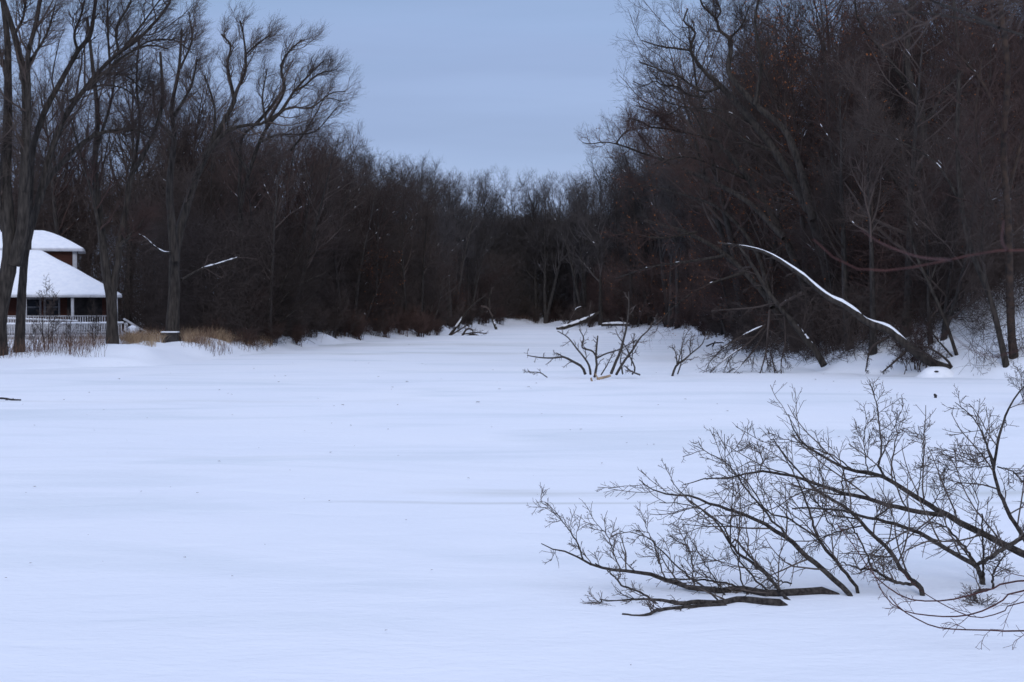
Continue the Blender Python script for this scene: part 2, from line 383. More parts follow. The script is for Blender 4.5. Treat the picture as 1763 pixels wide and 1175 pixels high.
def railing(xa, xb, y, za, zb, h, name='railing', step=.16, slope=0, snow=True):
    b = MB(); b.bar((xa, y, za+h), (xb, y, zb+h), .1, .07).bar((xa, y, za+.1), (xb, y, zb+.1), .06, .07)
    n = int(abs(xb-xa)/step)
    for k in range(1, n):
        u = k/n; x = xa+(xb-xa)*u; z = za+(zb-za)*u; b.bar((x, y, z+.14), (x, y, z+h-.04), .065, .05)
    o = b.obj(name, M_white, root)
    if snow:
        s_ = MB(); s_.bar((xa, y, za+h+.075), (xb, y, zb+h+.075), .15, .08); V, F = merge(s_.p)
        so_ = link('rail_snow', mesh('rail_snow', local(V, root), F, M_snowb, False), o); bv = so_.modifiers.new('b', 'BEVEL'); bv.width = .03; bv.segments = 2
    return o
railing(hx(-40), hx(200), 119.8, fz, fz, 1.05, snow=False)
dy = 117.3
railing(hx(-60, dy), hx(200, dy), dy, hz(582, dy), hz(580, dy), hz(558, dy)-hz(581, dy))
railing(hx(-60, dy), hx(130, dy+1.2), dy+1.2, 1.55, 1.25, .93)
MB().box(hx(-60, dy), hx(203, dy), dy+.05, 119.55, 1.0, hz(579, dy)).obj('deck', M_white, root)
MB().box(hx(-60, dy), hx(203, dy), dy+.02, 119.5, hz(578.5, dy), hz(577, dy)).obj('deck_snow', M_snowb, root)
x = hx(204, dy); MB().box(x-.12, x+.12, dy-.1, dy+.15, .8, hz(556, dy)).obj('deck_post', M_white, root)
sk = MB(); [sk.box(x, x+.15, dy-.02, dy+.03, .6, hz(583, dy)) for x in np.arange(hx(-60, dy), hx(200, dy), .19)]; sk.obj('deck_skirt', M_white, root)
a = W(204, 549, 118); b_ = W(243, 573, 118)
st = MB(); st.bar(a, b_, .12, .14).bar(a-[0, 0, .75], b_-[0, 0, .72], .08, .2)
for k in range(1, 6):
    p = a+(b_-a)*k/6.; st.bar(p, p-[0, 0, .74], .05, .05)
st.bar(b_, b_-[0, 0, 1.], .12, .12); st.obj('stair_rail', M_white, root)
tr = MB()
for k in range(4): tr.box(EX1-.1+k*.32, EX1+.22+k*.32, 118.0, 119.4, .6, 1.45-k*.18)
tr.obj('stairs', M_white, root)

HA = rad(12.6); cx, cy = EX1, 119.5; ox, oy = cx+32, cy-124
root.rotation_euler = (0, 0, HA)
root.location = (cx-(ox*math.cos(HA)-oy*math.sin(HA)), cy-(ox*math.sin(HA)+oy*math.cos(HA)), 1.0)
# bin with snow on top
Yb = 113.0; x0, x1 = hx(279, Yb), hx(306, Yb); zb = gz(x0, Yb)
rt = thing('storage_box', 'dark wooden box with a thin lid of snow beside the massive grey trunk', 'box', ((x0+x1)/2, Yb, zb))
MB().box(x0, x1, Yb-.35, Yb+.35, zb-.2, hz(573, Yb)).obj('case', M_dark, rt, .02)
MB().box(x0-.04, x1+.04, Yb-.39, Yb+.39, hz(573, Yb)+.002, hz(571, Yb)).obj('snow_lid', M_snowb, rt, .03)
# snow capped bush mound by stairs
def blob(name, c, r, mt, root_, seed, amp=.18, nu=22, nv=14):
    u, v = np.meshgrid(np.linspace(0, 2*math.pi, nu, endpoint=False), np.linspace(0, math.pi, nv))
    d = np.stack([np.sin(v)*np.cos(u), np.sin(v)*np.sin(u), np.cos(v)], -1)
    k = 1+amp*2*vn(d[..., 0]*3+d[..., 2]*2, d[..., 1]*3+seed, 1.1, seed)
    V = (np.asarray(c)+d*np.asarray(r)*k[..., None]); i = np.arange(nu*nv).reshape(nv, nu)
    F = np.stack([i[:-1], i[1:], np.roll(i, -1, 1)[1:], np.roll(i, -1, 1)[:-1]], -1).reshape(-1, 4)
    return link(name, mesh(name, V.reshape(-1, 3), F, mt), root_)

# ------------------------------------------------------------------ tree prototypes
class Tree: pass
def protomeshes(name, trunks, limbs, twigs, mt_bark, mt_twig, snow=None, leaves=None):
    t = Tree(); t.name = name
    t.parts = []
    V, F = merge([tubes(P, R, 9, .07) for P, R in trunks]); t.parts.append(('trunk', mesh(name+'_trunk', V, F, mt_bark)))
    V, F = merge([tubes(P, R, 5) for P, R in limbs] + [tubes(P, R, 3) for P, R in twigs])
    t.parts.append(('crown', mesh(name+'_crown', V, F, mt_twig)))
    if snow is not None:
        V, F = tubes(snow[0], snow[1], 6); t.parts.append(('snow', mesh(name+'_snow', V, F, M_snowb)))
    if leaves is not None:
        V, F = leafmesh(leaves, .055); t.parts.append(('dead_leaves', mesh(name+'_leaves', V, F, M_leaf, False)))
    return t
def leafmesh(C, s, g=None):
    g = g or rng; n = len(C)
    a = nrm(g.normal(size=(n, 3))); b = nrm(np.cross(a, g.normal(size=(n, 3)))); c = np.cross(a, b)
    k = g.uniform(.6, 1.4, (n, 1))*s
    V = np.stack([C-a*k, C+b*k*.55+c*k*.25, C+a*k, C-b*k*.55+c*k*.25], 1).reshape(-1, 3)
    return V, np.arange(4*n).reshape(n, 4)
def stem(H, r, g, lean=(0, 0), K=14, wig=.035, base=(0, 0, 0)):
    p = np.array(base, float); d = nrm(np.array([lean[0], lean[1], 1.0])); out = [p]
    for k in range(K-1):
        p = p+d*H/(K-1); out.append(p); d = nrm(d+g.normal(size=3)*wig+np.array([0, 0, .03]))
    P = np.array(out); P[0, 2] -= .3; t = np.linspace(0, 1, K)
    R = r*(1-.93*t**.9); R[0] = r*1.45; R[1] *= 1.06
    return P[None], R[None]
def forest_tree(name, H, seed, mt_twig=None, spread=.3, a1=42, dense=1.0, low=.3, leaves=0, tr=.0115, up=.12, trunks=1, lean=.04):
    g = np.random.default_rng(seed); mt_twig = mt_twig or M_twig
    T = [stem(H*g.uniform(.85, 1), H*.0125*g.uniform(.85, 1.2), g, lean=g.normal(size=2)*(lean if trunks == 1 else .16), base=(0 if trunks == 1 else g.normal()*.2, 0 if trunks == 1 else g.normal()*.2, 0)) for _ in range(trunks)]
    P0, R0 = cat(T, 14)
    P1, R1 = spawn(P0, R0, int(20*dense/trunks**.5), low, .95, a1, spread, 9, .62, .012, wig=.12, up=up*.9, taper=.22, g=g)
    P2, R2 = spawn(P1, R1, int(8*dense), .15, .97, 42, .5, 6, .55, .008, wig=.16, up=.07, rcap=.05, g=g)
    P3, R3 = spawn(P2, R2, 5, .15, .99, 38, .62, 5, .6, .005, wig=.14, up=.08, rcap=.014, lmin=.6, g=g)
    P4, R4 = spawn(P3, R3, 4, .2, .99, 32, .6, 3, .6, .0034, wig=.1, up=.06, rcap=.008, lmin=.45, g=g)
    lv = None
    if leaves: j = g.integers(0, len(P4), leaves); lv = P4[j, 1]+g.normal(size=(leaves, 3))*.05
    return protomeshes(name, [(P0, R0)], [(P1, R1)], [(P2, R2), (P3, R3), (P4, R4)], M_bark, mt_twig, snow_bits(P1, R1, 5, g, .12), lv)
def shrub_proto(name, H, seed, n=14, mt=None, spread=.35):
    g = np.random.default_rng(seed); mt = mt or M_twig
    P0 = []; 
    L = [stem(H*g.uniform(.6, 1), .022*H/3*g.uniform(.7, 1.5), g, lean=g.normal(size=2)*spread, K=8, wig=.09, base=(*g.normal(size=2)*.25, 0)) for _ in range(n)]
    P0, R0 = cat(L, 8)
    P1, R1 = spawn(P0, R0, 9, .1, .97, 38, .42, 5, .65, .008, wig=.14, up=.05, g=g)
    P2, R2 = spawn(P1, R1, 7, .1, .98, 42, .5, 4, .7, .006, wig=.16, up=.03, lmin=.2, g=g)
    P3, R3 = spawn(P2, R2, 3, .1, .98, 42, .6, 3, .7, .005, wig=.16, up=.03, lmin=.12, g=g)
    V, F = merge([tubes(P0, R0, 5)]); t = Tree(); t.parts = [('stems', mesh(name+'_stems', V, F, mt))]
    V, F = merge([tubes(P1, R1, 3), tubes(P2, R2, 3), tubes(P3, R3, 3)]); t.parts.append(('twigs', mesh(name+'_twigs', V, F, mt)))
    return t
def place(t, name, x, y, label, cat_, group, sc_=1, rz=None, hs=1, tilt=(0, 0), z=None):
    o = thing(name, label, cat_, (x, y, gz(x, y) if z is None else z), group)
    o.rotation_euler = (tilt[0], tilt[1], rng.uniform(0, 6.283) if rz is None else rz)
    o.scale = (sc_, sc_, sc_*hs)
    for pn, me in t.parts: link(pn, me, o)
    return o

tall = [forest_tree('tall_a', 18, 1, spread=.27, a1=36), forest_tree('tall_b', 18, 2, spread=.3, a1=44, dense=.95), forest_tree('tall_c', 18, 3, spread=.24, a1=32, low=.4),
        forest_tree('tall_d', 18, 4, spread=.3, a1=40, trunks=2, dense=1.1), forest_tree('tall_e', 18, 5, M_twigred, spread=.33, a1=48)]
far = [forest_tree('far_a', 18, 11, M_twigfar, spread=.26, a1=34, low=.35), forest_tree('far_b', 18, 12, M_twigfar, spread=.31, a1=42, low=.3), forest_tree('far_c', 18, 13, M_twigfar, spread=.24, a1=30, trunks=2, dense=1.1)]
low_ = [forest_tree('low_a', 9, 21, M_twigred, spread=.42, a1=58, low=.1, up=.06, lean=.2), forest_tree('low_b', 9, 22, M_twig, spread=.45, a1=52, low=.1, up=.05, trunks=3), forest_tree('low_c', 9, 23, M_twigred, spread=.4, a1=60, low=.12, leaves=260, lean=.15)]
sapl = shrub_proto('sapling', 3, 44, 3, M_twig, .1)
oak = [forest_tree('oak_a', 18, 31, M_twigred, spread=.4, a1=58, dense=1.1, low=.15, up=.05, leaves=1300), forest_tree('oak_b', 18, 32, M_twig, spread=.38, a1=52, dense=1.1, low=.2, up=.06, leaves=120)]
shr = [shrub_proto('shrub_a', 3, 41), shrub_proto('shrub_b', 3, 42, 18, M_twigred), shrub_proto('shrub_c', 3, 43, 11, M_twig, .6)]

def lx(y): return float(np.interp(y, LY, LX))
def rx(y): return float(np.interp(y, RY, RX))
def ppx(x, y): return 881.5+FPX*x/y
def topy(x, y, h): return 518-(gz(x, y)+h-CAMZ)/y*FPX

# skyline of the photograph: highest pixel row reached by the woods at each column
SKX = [-100, 330, 350, 560, 600, 620, 640, 700, 760, 790, 815, 840, 870, 930, 960, 1000, 1040, 1075, 1100, 1130, 1160, 1200, 1240, 1330, 1900]
SKYR = [60, 70, 190, 235, 238, 262, 275, 276, 305, 312, 312, 292, 284, 292, 290, 285, 268, 250, 235, 180, 130, 60, 20, -60, -90]
def htarget(x, y):
    px = ppx(x, y); r_ = float(np.interp(px, SKX, SKYR)); return (518-r_)/FPX*y + CAMZ - gz(x, y)

g = np.random.default_rng(77)
def scatter(n, fn, mind, seed):
    gg = np.random.default_rng(seed); pts = []
    tries = 0
    while len(pts) < n and tries < n*400:
        tries += 1
        p = fn(gg)
        if p is None: continue
        if all((p[0]-q_[0])**2+(p[1]-q_[1])**2 > mind**2 for q_ in pts): pts.append(p)
    return pts
def zone(px, side):
    if side == 'l':
        for lim, z in ((300, 'behind the snow-roofed house'), (440, 'behind the massive grey trunk'), (560, 'behind the multi-stemmed tree'), (660, 'above the left shore brush'), (760, 'above the dark fallen tree')):
            if px < lim: return z
        return 'at the far left bend of the river'
    for lim, z in ((1060, 'above the propped pale log'), (1200, 'above the dead shrub in the ice'), (1340, 'above the drooping branches'), (1480, 'behind the snow-lined leaning trunk'), (1620, 'above the snow-covered stump')):
        if px < lim: return z
    return 'by the rusty-based trunk'
LOOK = {'tall_a': 'slender', 'tall_b': 'broad-crowned', 'tall_c': 'high-crowned', 'tall_d': 'twin-stemmed', 'tall_e': 'reddish-twigged', 'far_a': 'slender grey', 'far_b': 'broad grey', 'far_c': 'twin-stemmed grey', 'oak_a': 'rusty-leaved', 'oak_b': 'wide-limbed', 'low_a': 'leaning', 'low_b': 'triple-stemmed', 'low_c': 'rusty-leaved'}
def treelabel(t, x, y, px, side):
    d = (lx(y)-x) if side == 'l' else (x-rx(y))
    place_ = 'edging' if d < 5 else ('within' if d < 14 else 'deep in')
    return LOOK[t.name]+' leafless tree '+place_+(' the left woods ' if side == 'l' else ' the right woods ')+zone(px, side)
# left bank woods
def fl(gg):
    y = gg.uniform(112, 245); d = 1.5+gg.exponential(9); x = lx(y)-d
    if d > 45 or ppx(x, y) < -60: return None
    if y < 134 and ppx(x, y) < 420 and y < 134 and x < -14: 
        if y < 133: return None
    return x, y
def canopy(px): return g.uniform(.80, 1.02)
for i, (x, y) in enumerate(scatter(95, fl, 2.2, 5)):
    h = htarget(x, y)*g.uniform(.78, 1.03)
    h = min(max(h, 9), 24)
    t = tall[g.integers(5)] if y < 190 else far[g.integers(3)]
    z_ = treelabel(t, x, y, ppx(x, y), 'l'); place(t, 'bare_tree', x, y, z_, 'tree', z_, h/18, hs=1.0, tilt=(g.normal()*.02, g.normal()*.03))
def fh(gg):
    y = gg.uniform(135, 172); px = gg.uniform(-60, 420)
    return (px-881.5)/FPX*y, y
for i, (x, y) in enumerate(scatter(26, fh, 2.4, 15)):
    h = htarget(x, y)*g.uniform(.62, .95)
    t = tall[[0, 1, 4, 4, 3][g.integers(5)]]; px = ppx(x, y); z_ = LOOK[t.name]+' leafless tree in the background '+('behind the two leftmost trunks' if px < 60 else 'above the house roof' if px < 150 else 'behind the V-forked trunk' if px < 250 else 'just right of the V-forked trunk' if px < 300 else 'right of the massive grey trunk')
    place(t, 'bare_tree', x, y, z_, 'tree', z_, min(h, 21)/18, tilt=(g.normal()*.02, g.normal()*.03))
# far end woods
def ff(gg):
    x = gg.uniform(-34, 36); y = 262+gg.exponential(12)
    if y > 330 or not (560 < ppx(x, y) < 1250): return None
    return x, y
for i, (x, y) in enumerate(scatter(64, ff, 1.9, 6)):
    h = min(max(htarget(x, y)*g.uniform(.80, 1.02), 9), 26)
    t = far[g.integers(3)]; px = ppx(x, y); z_ = LOOK[t.name]+' leafless tree '+('in front of' if y < 268 else 'within')+' the far woods '+('left of' if px < 770 else 'straight above' if px < 900 else 'right of' if px < 1040 else 'far right of')+' the curved snag'
    place(t, 'bare_tree', x, y, z_, 'tree', z_, h/18, tilt=(g.normal()*.02, g.normal()*.02))
# right bank woods
def fr(gg):
    y = gg.uniform(84, 258); d = 1.5+gg.exponential(10); x = rx(y)+d
    if d > 42 or ppx(x, y) > 1830: return None
    if y > 200 and d > 15: return None
    return x, y
for i, (x, y) in enumerate(scatter(105, fr, 2.0, 7)):
    h = min(max(htarget(x, y)*g.uniform(.75, 1.0), 8), 25)
    px = ppx(x, y)
    t = (oak[g.integers(2)] if g.uniform() < .3 else tall[g.integers(5)]) if y < 190 else far[g.integers(3)]
    z_ = treelabel(t, x, y, px, 'r'); place(t, 'bare_tree', x, y, z_, 'tree', z_, h/18, tilt=(g.normal()*.03, -.04+g.normal()*.05))
# understory small trees
def fu_r(gg):
    y = gg.uniform(84, 225); x = rx(y)+1.0+gg.exponential(5)
    return (x, y) if ppx(x, y) < 1800 else None
for x, y in scatter(46, fu_r, 1.6, 8):
    h = g.uniform(5, 10); t = low_[g.integers(3)]; z_ = 'low '+LOOK[t.name]+' tree on the shore '+zone(ppx(x, y), 'r'); place(t, 'understory_tree', x, y, z_, 'tree', z_, h/9, tilt=(0, -.12*g.uniform()))
def fu_l(gg):
    y = gg.uniform(126, 245); x = lx(y)-1.2-gg.exponential(4)
    if ppx(x, y) < 330: return None
    return x, y
for x, y in scatter(34, fu_l, 1.8, 9):
    h = g.uniform(4, 8.5); t = low_[g.integers(3)]; z_ = 'low '+LOOK[t.name]+' tree on the shore '+zone(ppx(x, y), 'l'); place(t, 'understory_tree', x, y, z_, 'tree', z_, h/9)
# shrubs
def fs_l(gg):
    y = gg.uniform(118, 250); x = lx(y)-.8-gg.exponential(2.5)
    return (x, y) if ppx(x, y) > 440 else None
for x, y in scatter(40, fs_l, 1.2, 10):
    k_ = int(g.integers(3)); z_ = ['loose', 'dense reddish', 'wide open'][k_]+' leafless shrub '+zone(ppx(x, y), 'l'); place(shr[k_], 'bare_shrub', x, y, z_, 'shrub', z_, g.uniform(.5, 1.15))
def fs_r(gg):
    y = gg.uniform(83, 250); x = rx(y)+.4+gg.exponential(2.5)
    return (x, y) if ppx(x, y) < 1790 else None
for x, y in scatter(60, fs_r, 1.1, 12):
    k_ = int(g.integers(3)); z_ = ['loose', 'dense reddish', 'wide open'][k_]+' leafless shrub '+zone(ppx(x, y), 'r'); place(shr[k_], 'bare_shrub', x, y, z_, 'shrub', z_, g.uniform(.45, 1.1))
def fs_f(gg):
    return gg.uniform(-12, 22), 262+gg.exponential(2)
for x, y in scatter(22, fs_f, 1.4, 13):
    place(shr[g.integers(3)], 'bare_shrub', x, y, 'leafless brushy shrub at the far end of the frozen river', 'shrub', 'bare shrubs at the far end of the river', g.uniform(.5, 1.2))

redb = shrub_proto('red_brush', 3, 45, 20, M_brush, .3)
for x, y in scatter(15, lambda gg: (lambda Y: (lx(Y)-gg.uniform(-.2, 2.2), Y))(gg.uniform(150, 182)), 1.0, 16):
    place(redb, 'red_brush', x, y, 'low reddish-brown brush on the left shore before the dark fallen tree', 'brush', 'reddish-brown brush clumps on the left shore', g.uniform(.5, .95))
for x, y in scatter(9, lambda gg: (lambda Y: (lx(Y)-gg.uniform(1, 4), Y))(gg.uniform(120, 138)), 1.2, 17):
    place(redb, 'red_brush', x, y, 'low reddish-brown brush behind the tan grass of the left bank', 'brush', 'reddish-brown brush behind the tan grass', g.uniform(.4, .6))

# dense woods behind as stuff: many thin stems and twigs filling the volume
def thicket(name, n, sampler, mt, seed, rr=(.008, .016), L=(.8, 2.6), vert=.6):
    gg = np.random.default_rng(seed); C = sampler(gg, n); n = len(C)
    d = nrm(gg.normal(size=(n, 3))+np.array([0, 0, vert])); ln = gg.uniform(*L, (n, 1)); out = [C]
    p = C
    for k in range(3):
        p = p+d*ln/3; out.append(p); d = nrm(d+gg.normal(size=d.shape)*.25)
    P = np.stack(out, 1); r0 = gg.uniform(*rr, (n, 1)); R = r0*np.array([1, .9, .7, .35])[None]
    V, F = tubes(P, R, 3)
    link(name, mesh(name, V, F, mt), kind='stuff', label='dense tangle of bare twigs '+sampler.__doc__)
def s_left(gg, n):
    "filling the woods behind the left shore"
    y = gg.uniform(124, 262, n); x = np.interp(y, LY, LX)-2-gg.exponential(9, n); k = (881.5+FPX*x/y > -40) & ((881.5+FPX*x/y > 215) | (y > 136)); x, y = x[k], y[k]
    z = terrain(x, y)+gg.uniform(0, 1, len(x))**1.3*np.where(881.5+FPX*x/y < 330, 12, 9); return np.stack([x, y, z], -1)
def s_right(gg, n):
    "filling the woods up the right bank slope"
    y = gg.uniform(88, 258, n); d = 3+gg.exponential(9, n); x = np.interp(y, RY, RX)+d; k = (881.5+FPX*x/y < 1850); x, y = x[k], y[k]; d = d[k]
    z = terrain(x, y)+gg.uniform(0, 1, len(x))**1.3*np.minimum(11, 4+d*.6)+np.clip(2.4-(y-88)/40, 0, 2.2)*0+.3; return np.stack([x, y, z], -1)
def s_far(gg, n):
    "filling the woods at the far end of the river"
    x = np.where(gg.uniform(0, 1, n) < .5, gg.uniform(-40, 42, n), gg.uniform(-6, 26, n)); y = 264+gg.exponential(14, n); z = terrain(x, y)+gg.uniform(0, 1, n)**1.1*15; return np.stack([x, y, z], -1)
thicket('left_thicket', 90000, s_left, M_twig, 51)
thicket('right_thicket', 95000, s_right, M_twigred, 52)
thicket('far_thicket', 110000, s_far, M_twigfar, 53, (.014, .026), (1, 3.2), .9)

def s_slope(gg, n):
    "over the snowy foot of the right bank slope"
    y = gg.uniform(80, 130, n); d = gg.uniform(.3, 14, n); x = np.interp(y, RY, RX)+d; px = 881.5+FPX*x/y; k = (px < 1800) & (vn(x, y, 2.0, 31) > -.2) & ((px > 1670) | (px < 1450) | (y > 87)); x, y = x[k], y[k]
    z = terrain(x, y)+gg.uniform(0, 1, len(x))**1.6*3.2; return np.stack([x, y, z], -1)
thicket('slope_brush', 55000, s_slope, M_twig, 54, (.006, .013), (.6, 2.0), .5)
def s_leftnear(gg, n):
    "in the yard behind the big trees right of the house"
    y = gg.uniform(118, 134, n); px = gg.uniform(250, 640, n); x = (px-881.5)/FPX*y; k = (x < np.interp(y, LY, LX)-1.5); x, y = x[k], y[k]
    z = terrain(x, y)+gg.uniform(0, 1, len(x))**1.3*8; return np.stack([x, y, z], -1)
def s_house(gg, n):
    "filling the woods behind the house"
    y = gg.uniform(135, 168, n); px = gg.uniform(-60, 345, n); x = (px-881.5)/FPX*y
    z = terrain(x, y)+gg.uniform(0, 1, n)**1.15*12; return np.stack([x, y, z], -1)
thicket('house_woods', 36000, s_house, M_twig, 56, (.008, .016), (1, 3), .7)
def s_rtop(gg, n):
    "filling the high woods in the upper right"
    y = gg.uniform(98, 135, n); px = gg.uniform(1400, 1830, n); x = (px-881.5)/FPX*y
    z = terrain(x, y)+3+gg.uniform(0, 1, n)*15; return np.stack([x, y, z], -1)
thicket('upper_woods', 30000, s_rtop, M_twigred, 57, (.006, .013), (1, 3), .7)
thicket('yard_brush', 16000, s_leftnear, M_twig, 55, (.006, .012), (.8, 2.4), .4)

# ------------------------------------------------------------------ trees and branches traced in place
def trace(lines, K, g, jit=.0, tp=1.15):
    """lines: list of (points px, depth0, depth1, width0 px, width1 px)"""
    Ps, Rs = [], []
    for pts, Y0, Y1, w0, w1 in lines:
        pts = np.asarray(pts, float); seg = np.linalg.norm(np.diff(pts, axis=0), axis=1); s = np.concatenate([[0], np.cumsum(seg)])/seg.sum()
        Y = Y0+(Y1-Y0)*s
        if jit: Y[1:-1] += g.normal(size=len(Y)-2)*jit
        P = curve(W(pts[:, 0], pts[:, 1], Y), K)
        if jit: P[1:-1] += g.normal(size=(K-2, 3))*jit*.05
        t = np.linspace(0, 1, K); wd = w0+(w1-w0)*t**tp
        Ps.append(P); Rs.append(wd/2/FPX*np.interp(t, s, Y))
    return np.array(Ps), np.array(Rs)
def traced_tree(name, label, base, trunks, limbs, seed, mt_twig, snow=6, M1=14, drift=(0, 0, 0), l1=.4, up=.1, leaves=0, dens=1.0, leafmat=None, tr=.012, cat_='tree', bark=None, lx_=.5, fl_=(1, 1, 1), rough=.05, prune=False):
    g = np.random.default_rng(seed)
    P0, R0 = trace(trunks, 30, g, rough, .7); R0 = R0*.92; gd = np.array([t_[0][0][1] > 580 for t_ in trunks]); P0[gd, 0] += (P0[gd, 0]-P0[gd, 1])*.9; P0[gd, 0, 2] -= .7; R0[gd, 0] *= 1.3; R0[gd, 1] *= 1.1
    root = thing(name, label, cat_, base)
    P1, R1 = trace(limbs, 16, g, rough, .6) if limbs else (P0, R0)
    V, F = merge([tubes(P0, R0, 12, .05)] + ([tubes(P1, R1, 8, .04)] if limbs else [])); link('trunk', mesh('trunk', local(V, root), F, bark or M_barkg), root)
    A, B = cat([(P0, R0), (P1, R1)], 16)
    P2, R2 = spawn(P1, R1, M1, .15, .99, 42, l1, 8, .5, .012, wig=.14, up=up, drift=drift, rcap=.07, lmin=.8, g=g, flat=fl_)
    P2b, R2b = spawn(P0, R0, 5, .45, .98, 45, .12, 8, .4, .014, wig=.15, up=up, drift=drift, rcap=.06, g=g)
    P2, R2 = np.concatenate([P2, P2b]), np.concatenate([R2, R2b])
    def cut(P, Rr):
        if not prune: return P, Rr
        T = P[:, -1]; px = 881.5+FPX*T[:, 0]/T[:, 1]; py = 518-(T[:, 2]-CAMZ)*FPX/T[:, 1]; k = px > np.interp(py, [-60, 0, 60, 90, 130, 160, 180, 205], [1250, 1212, 1145, 1105, 1088, 1086, 1068, 990])
        return P[k], Rr[k]
    P2, R2 = cut(P2, R2)
    P3, R3 = spawn(P2, R2, int(6*dens), .12, .99, 40, lx_, 6, .6, .008, wig=.14, up=up*.6, drift=np.array(drift)*.9, rcap=.02, lmin=.7, g=g); P3, R3 = cut(P3, R3)
    P4, R4 = spawn(P3, R3, int(4.5*dens), .1, .99, 38, .6, 5, .6, .0036, wig=.11, up=up*.5, drift=np.array(drift), rcap=.009, lmin=.6, g=g); P4, R4 = cut(P4, R4)
    P5, R5 = spawn(P4, R4, 3, .15, .99, 30, .65, 4, .7, .0026, wig=.08, up=up*.4, drift=np.array(drift)*.8, rcap=.005, lmin=.4, g=g)
    V, F = merge([tubes(P2, R2, 5), tubes(P3, R3, 3), tubes(P4, R4, 3), tubes(P5, R5, 3)])
    link('crown', mesh('crown', local(V, root), F, mt_twig), root)
    if snow:
        sb = snow_bits(A, B, snow, g, .05)
        if sb: V, F = tubes(sb[0], sb[1], 6); link('snow', mesh('snow', local(V, root), F, M_snowb), root)
    if leaves:
        j = g.integers(0, len(P5), leaves); C = P5[j, 1]+g.normal(size=(leaves, 3))*.08
        V, F = leafmesh(C, .055, g); link('dead_leaves', mesh('dead_leaves', local(V, root), F, leafmat or M_leaf, False), root)
    return root, (P0, R0, P1, R1)

# left edge, two-stemmed giant
traced_tree('bare_tree', 'huge grey-barked leafless tree at the left edge with forked trunk standing before the house', W(12, 612, 99),
    [([(-8, 624), (-5, 560), (3, 510), (15, 460), (17, 420), (12, 360), (9, 300), (13, 220), (14, 140), (12, 60), (0, -30)], 99, 99, 44, 8),
     ([(22, 455), (38, 400), (42, 330), (44, 272), (44, 153), (31, 85), (20, 44), (2, -10)], 99, 98, 30, 9)],
    [([(40, 330), (48, 230), (49, 153), (48, 95), (62, 40), (70, -10)], 98.5, 97, 14, 7),
     ([(8, 398), (-5, 330), (-15, 250), (-30, 150)], 99, 97, 14, 5),
     ([(14, 150), (0, 90), (-20, 50)], 99, 100, 9, 4), ([(24, 60), (40, 30), (45, -20)], 98, 97, 7, 3), ([(49, 110), (80, 60), (95, 10)], 98, 96, 7, 3)],
    101, M_twig, 5, drift=(.05, 0, .05))
traced_tree('bare_tree', 'leafless tree with limbs sweeping up right, trunk just right of the leftmost giant', W(34, 610, 101),
    [([(33, 612), (35, 560), (38, 500), (43, 440), (52, 400), (66, 350), (78, 317), (102, 286), (136, 252), (165, 231)], 101, 103, 22, 8),
     ([(46, 430), (50, 340), (56, 260), (76, 195), (102, 146), (136, 85), (155, 62), (165, 0)], 101, 100, 18, 7)],
    [([(66, 350), (88, 260), (112, 204), (143, 157), (191, 102), (238, 68), (285, 17), (300, -20)], 101, 99, 15, 4),
     ([(88, 262), (120, 185), (187, 119), (221, 92), (259, 78), (290, 85)], 100, 99, 9, 3),
     ([(205, 95), (200, 50), (222, 10), (230, -20)], 100, 98, 6, 3),
     ([(165, 231), (205, 224), (240, 227), (262, 240)], 103, 105, 7, 3), ([(134, 88), (128, 60), (140, 25), (150, -20)], 100, 98, 6, 3),
     ([(190, 120), (186, 60), (185, -10)], 100, 102, 5, 3), ([(165, 128), (215, 130), (245, 155), (262, 165)], 101, 103, 6, 2), ([(120, 175), (160, 150), (212, 152), (250, 185)], 101, 103, 6, 2),
     ([(230, 85), (262, 70), (300, 70), (330, 90)], 99, 101, 4, 2), ([(215, 80), (250, 35), (275, 0), (300, -30)], 99, 101, 5, 2)],
    102, M_twig, 5, drift=(.12, 0, .08))
traced_tree('bare_tree', 'leafless tree whose trunk splits in a low V in front of the porch corner', W(192, 597, 108),
    [([(194, 600), (193, 560), (192, 520), (184, 478), (178, 430), (172, 375), (163, 290), (168, 204), (160, 120), (150, 30)], 108, 108, 24, 5),
     ([(193, 540), (195, 500), (203, 450), (207, 410), (217, 360), (225, 306), (250, 262), (270, 215), (280, 170), (276, 90)], 108, 109, 17, 5)],
    [([(205, 425), (235, 395), (252, 372)], 108, 107, 9, 4), ([(180, 440), (160, 340), (140, 270), (120, 200)], 108, 106, 9, 3), ([(225, 306), (240, 220), (235, 140), (240, 60)], 109, 108, 8, 3),
     ([(168, 250), (190, 180), (200, 110)], 108, 107, 7, 3)],
    103, M_twigred, 6, drift=(.03, 0, .06))
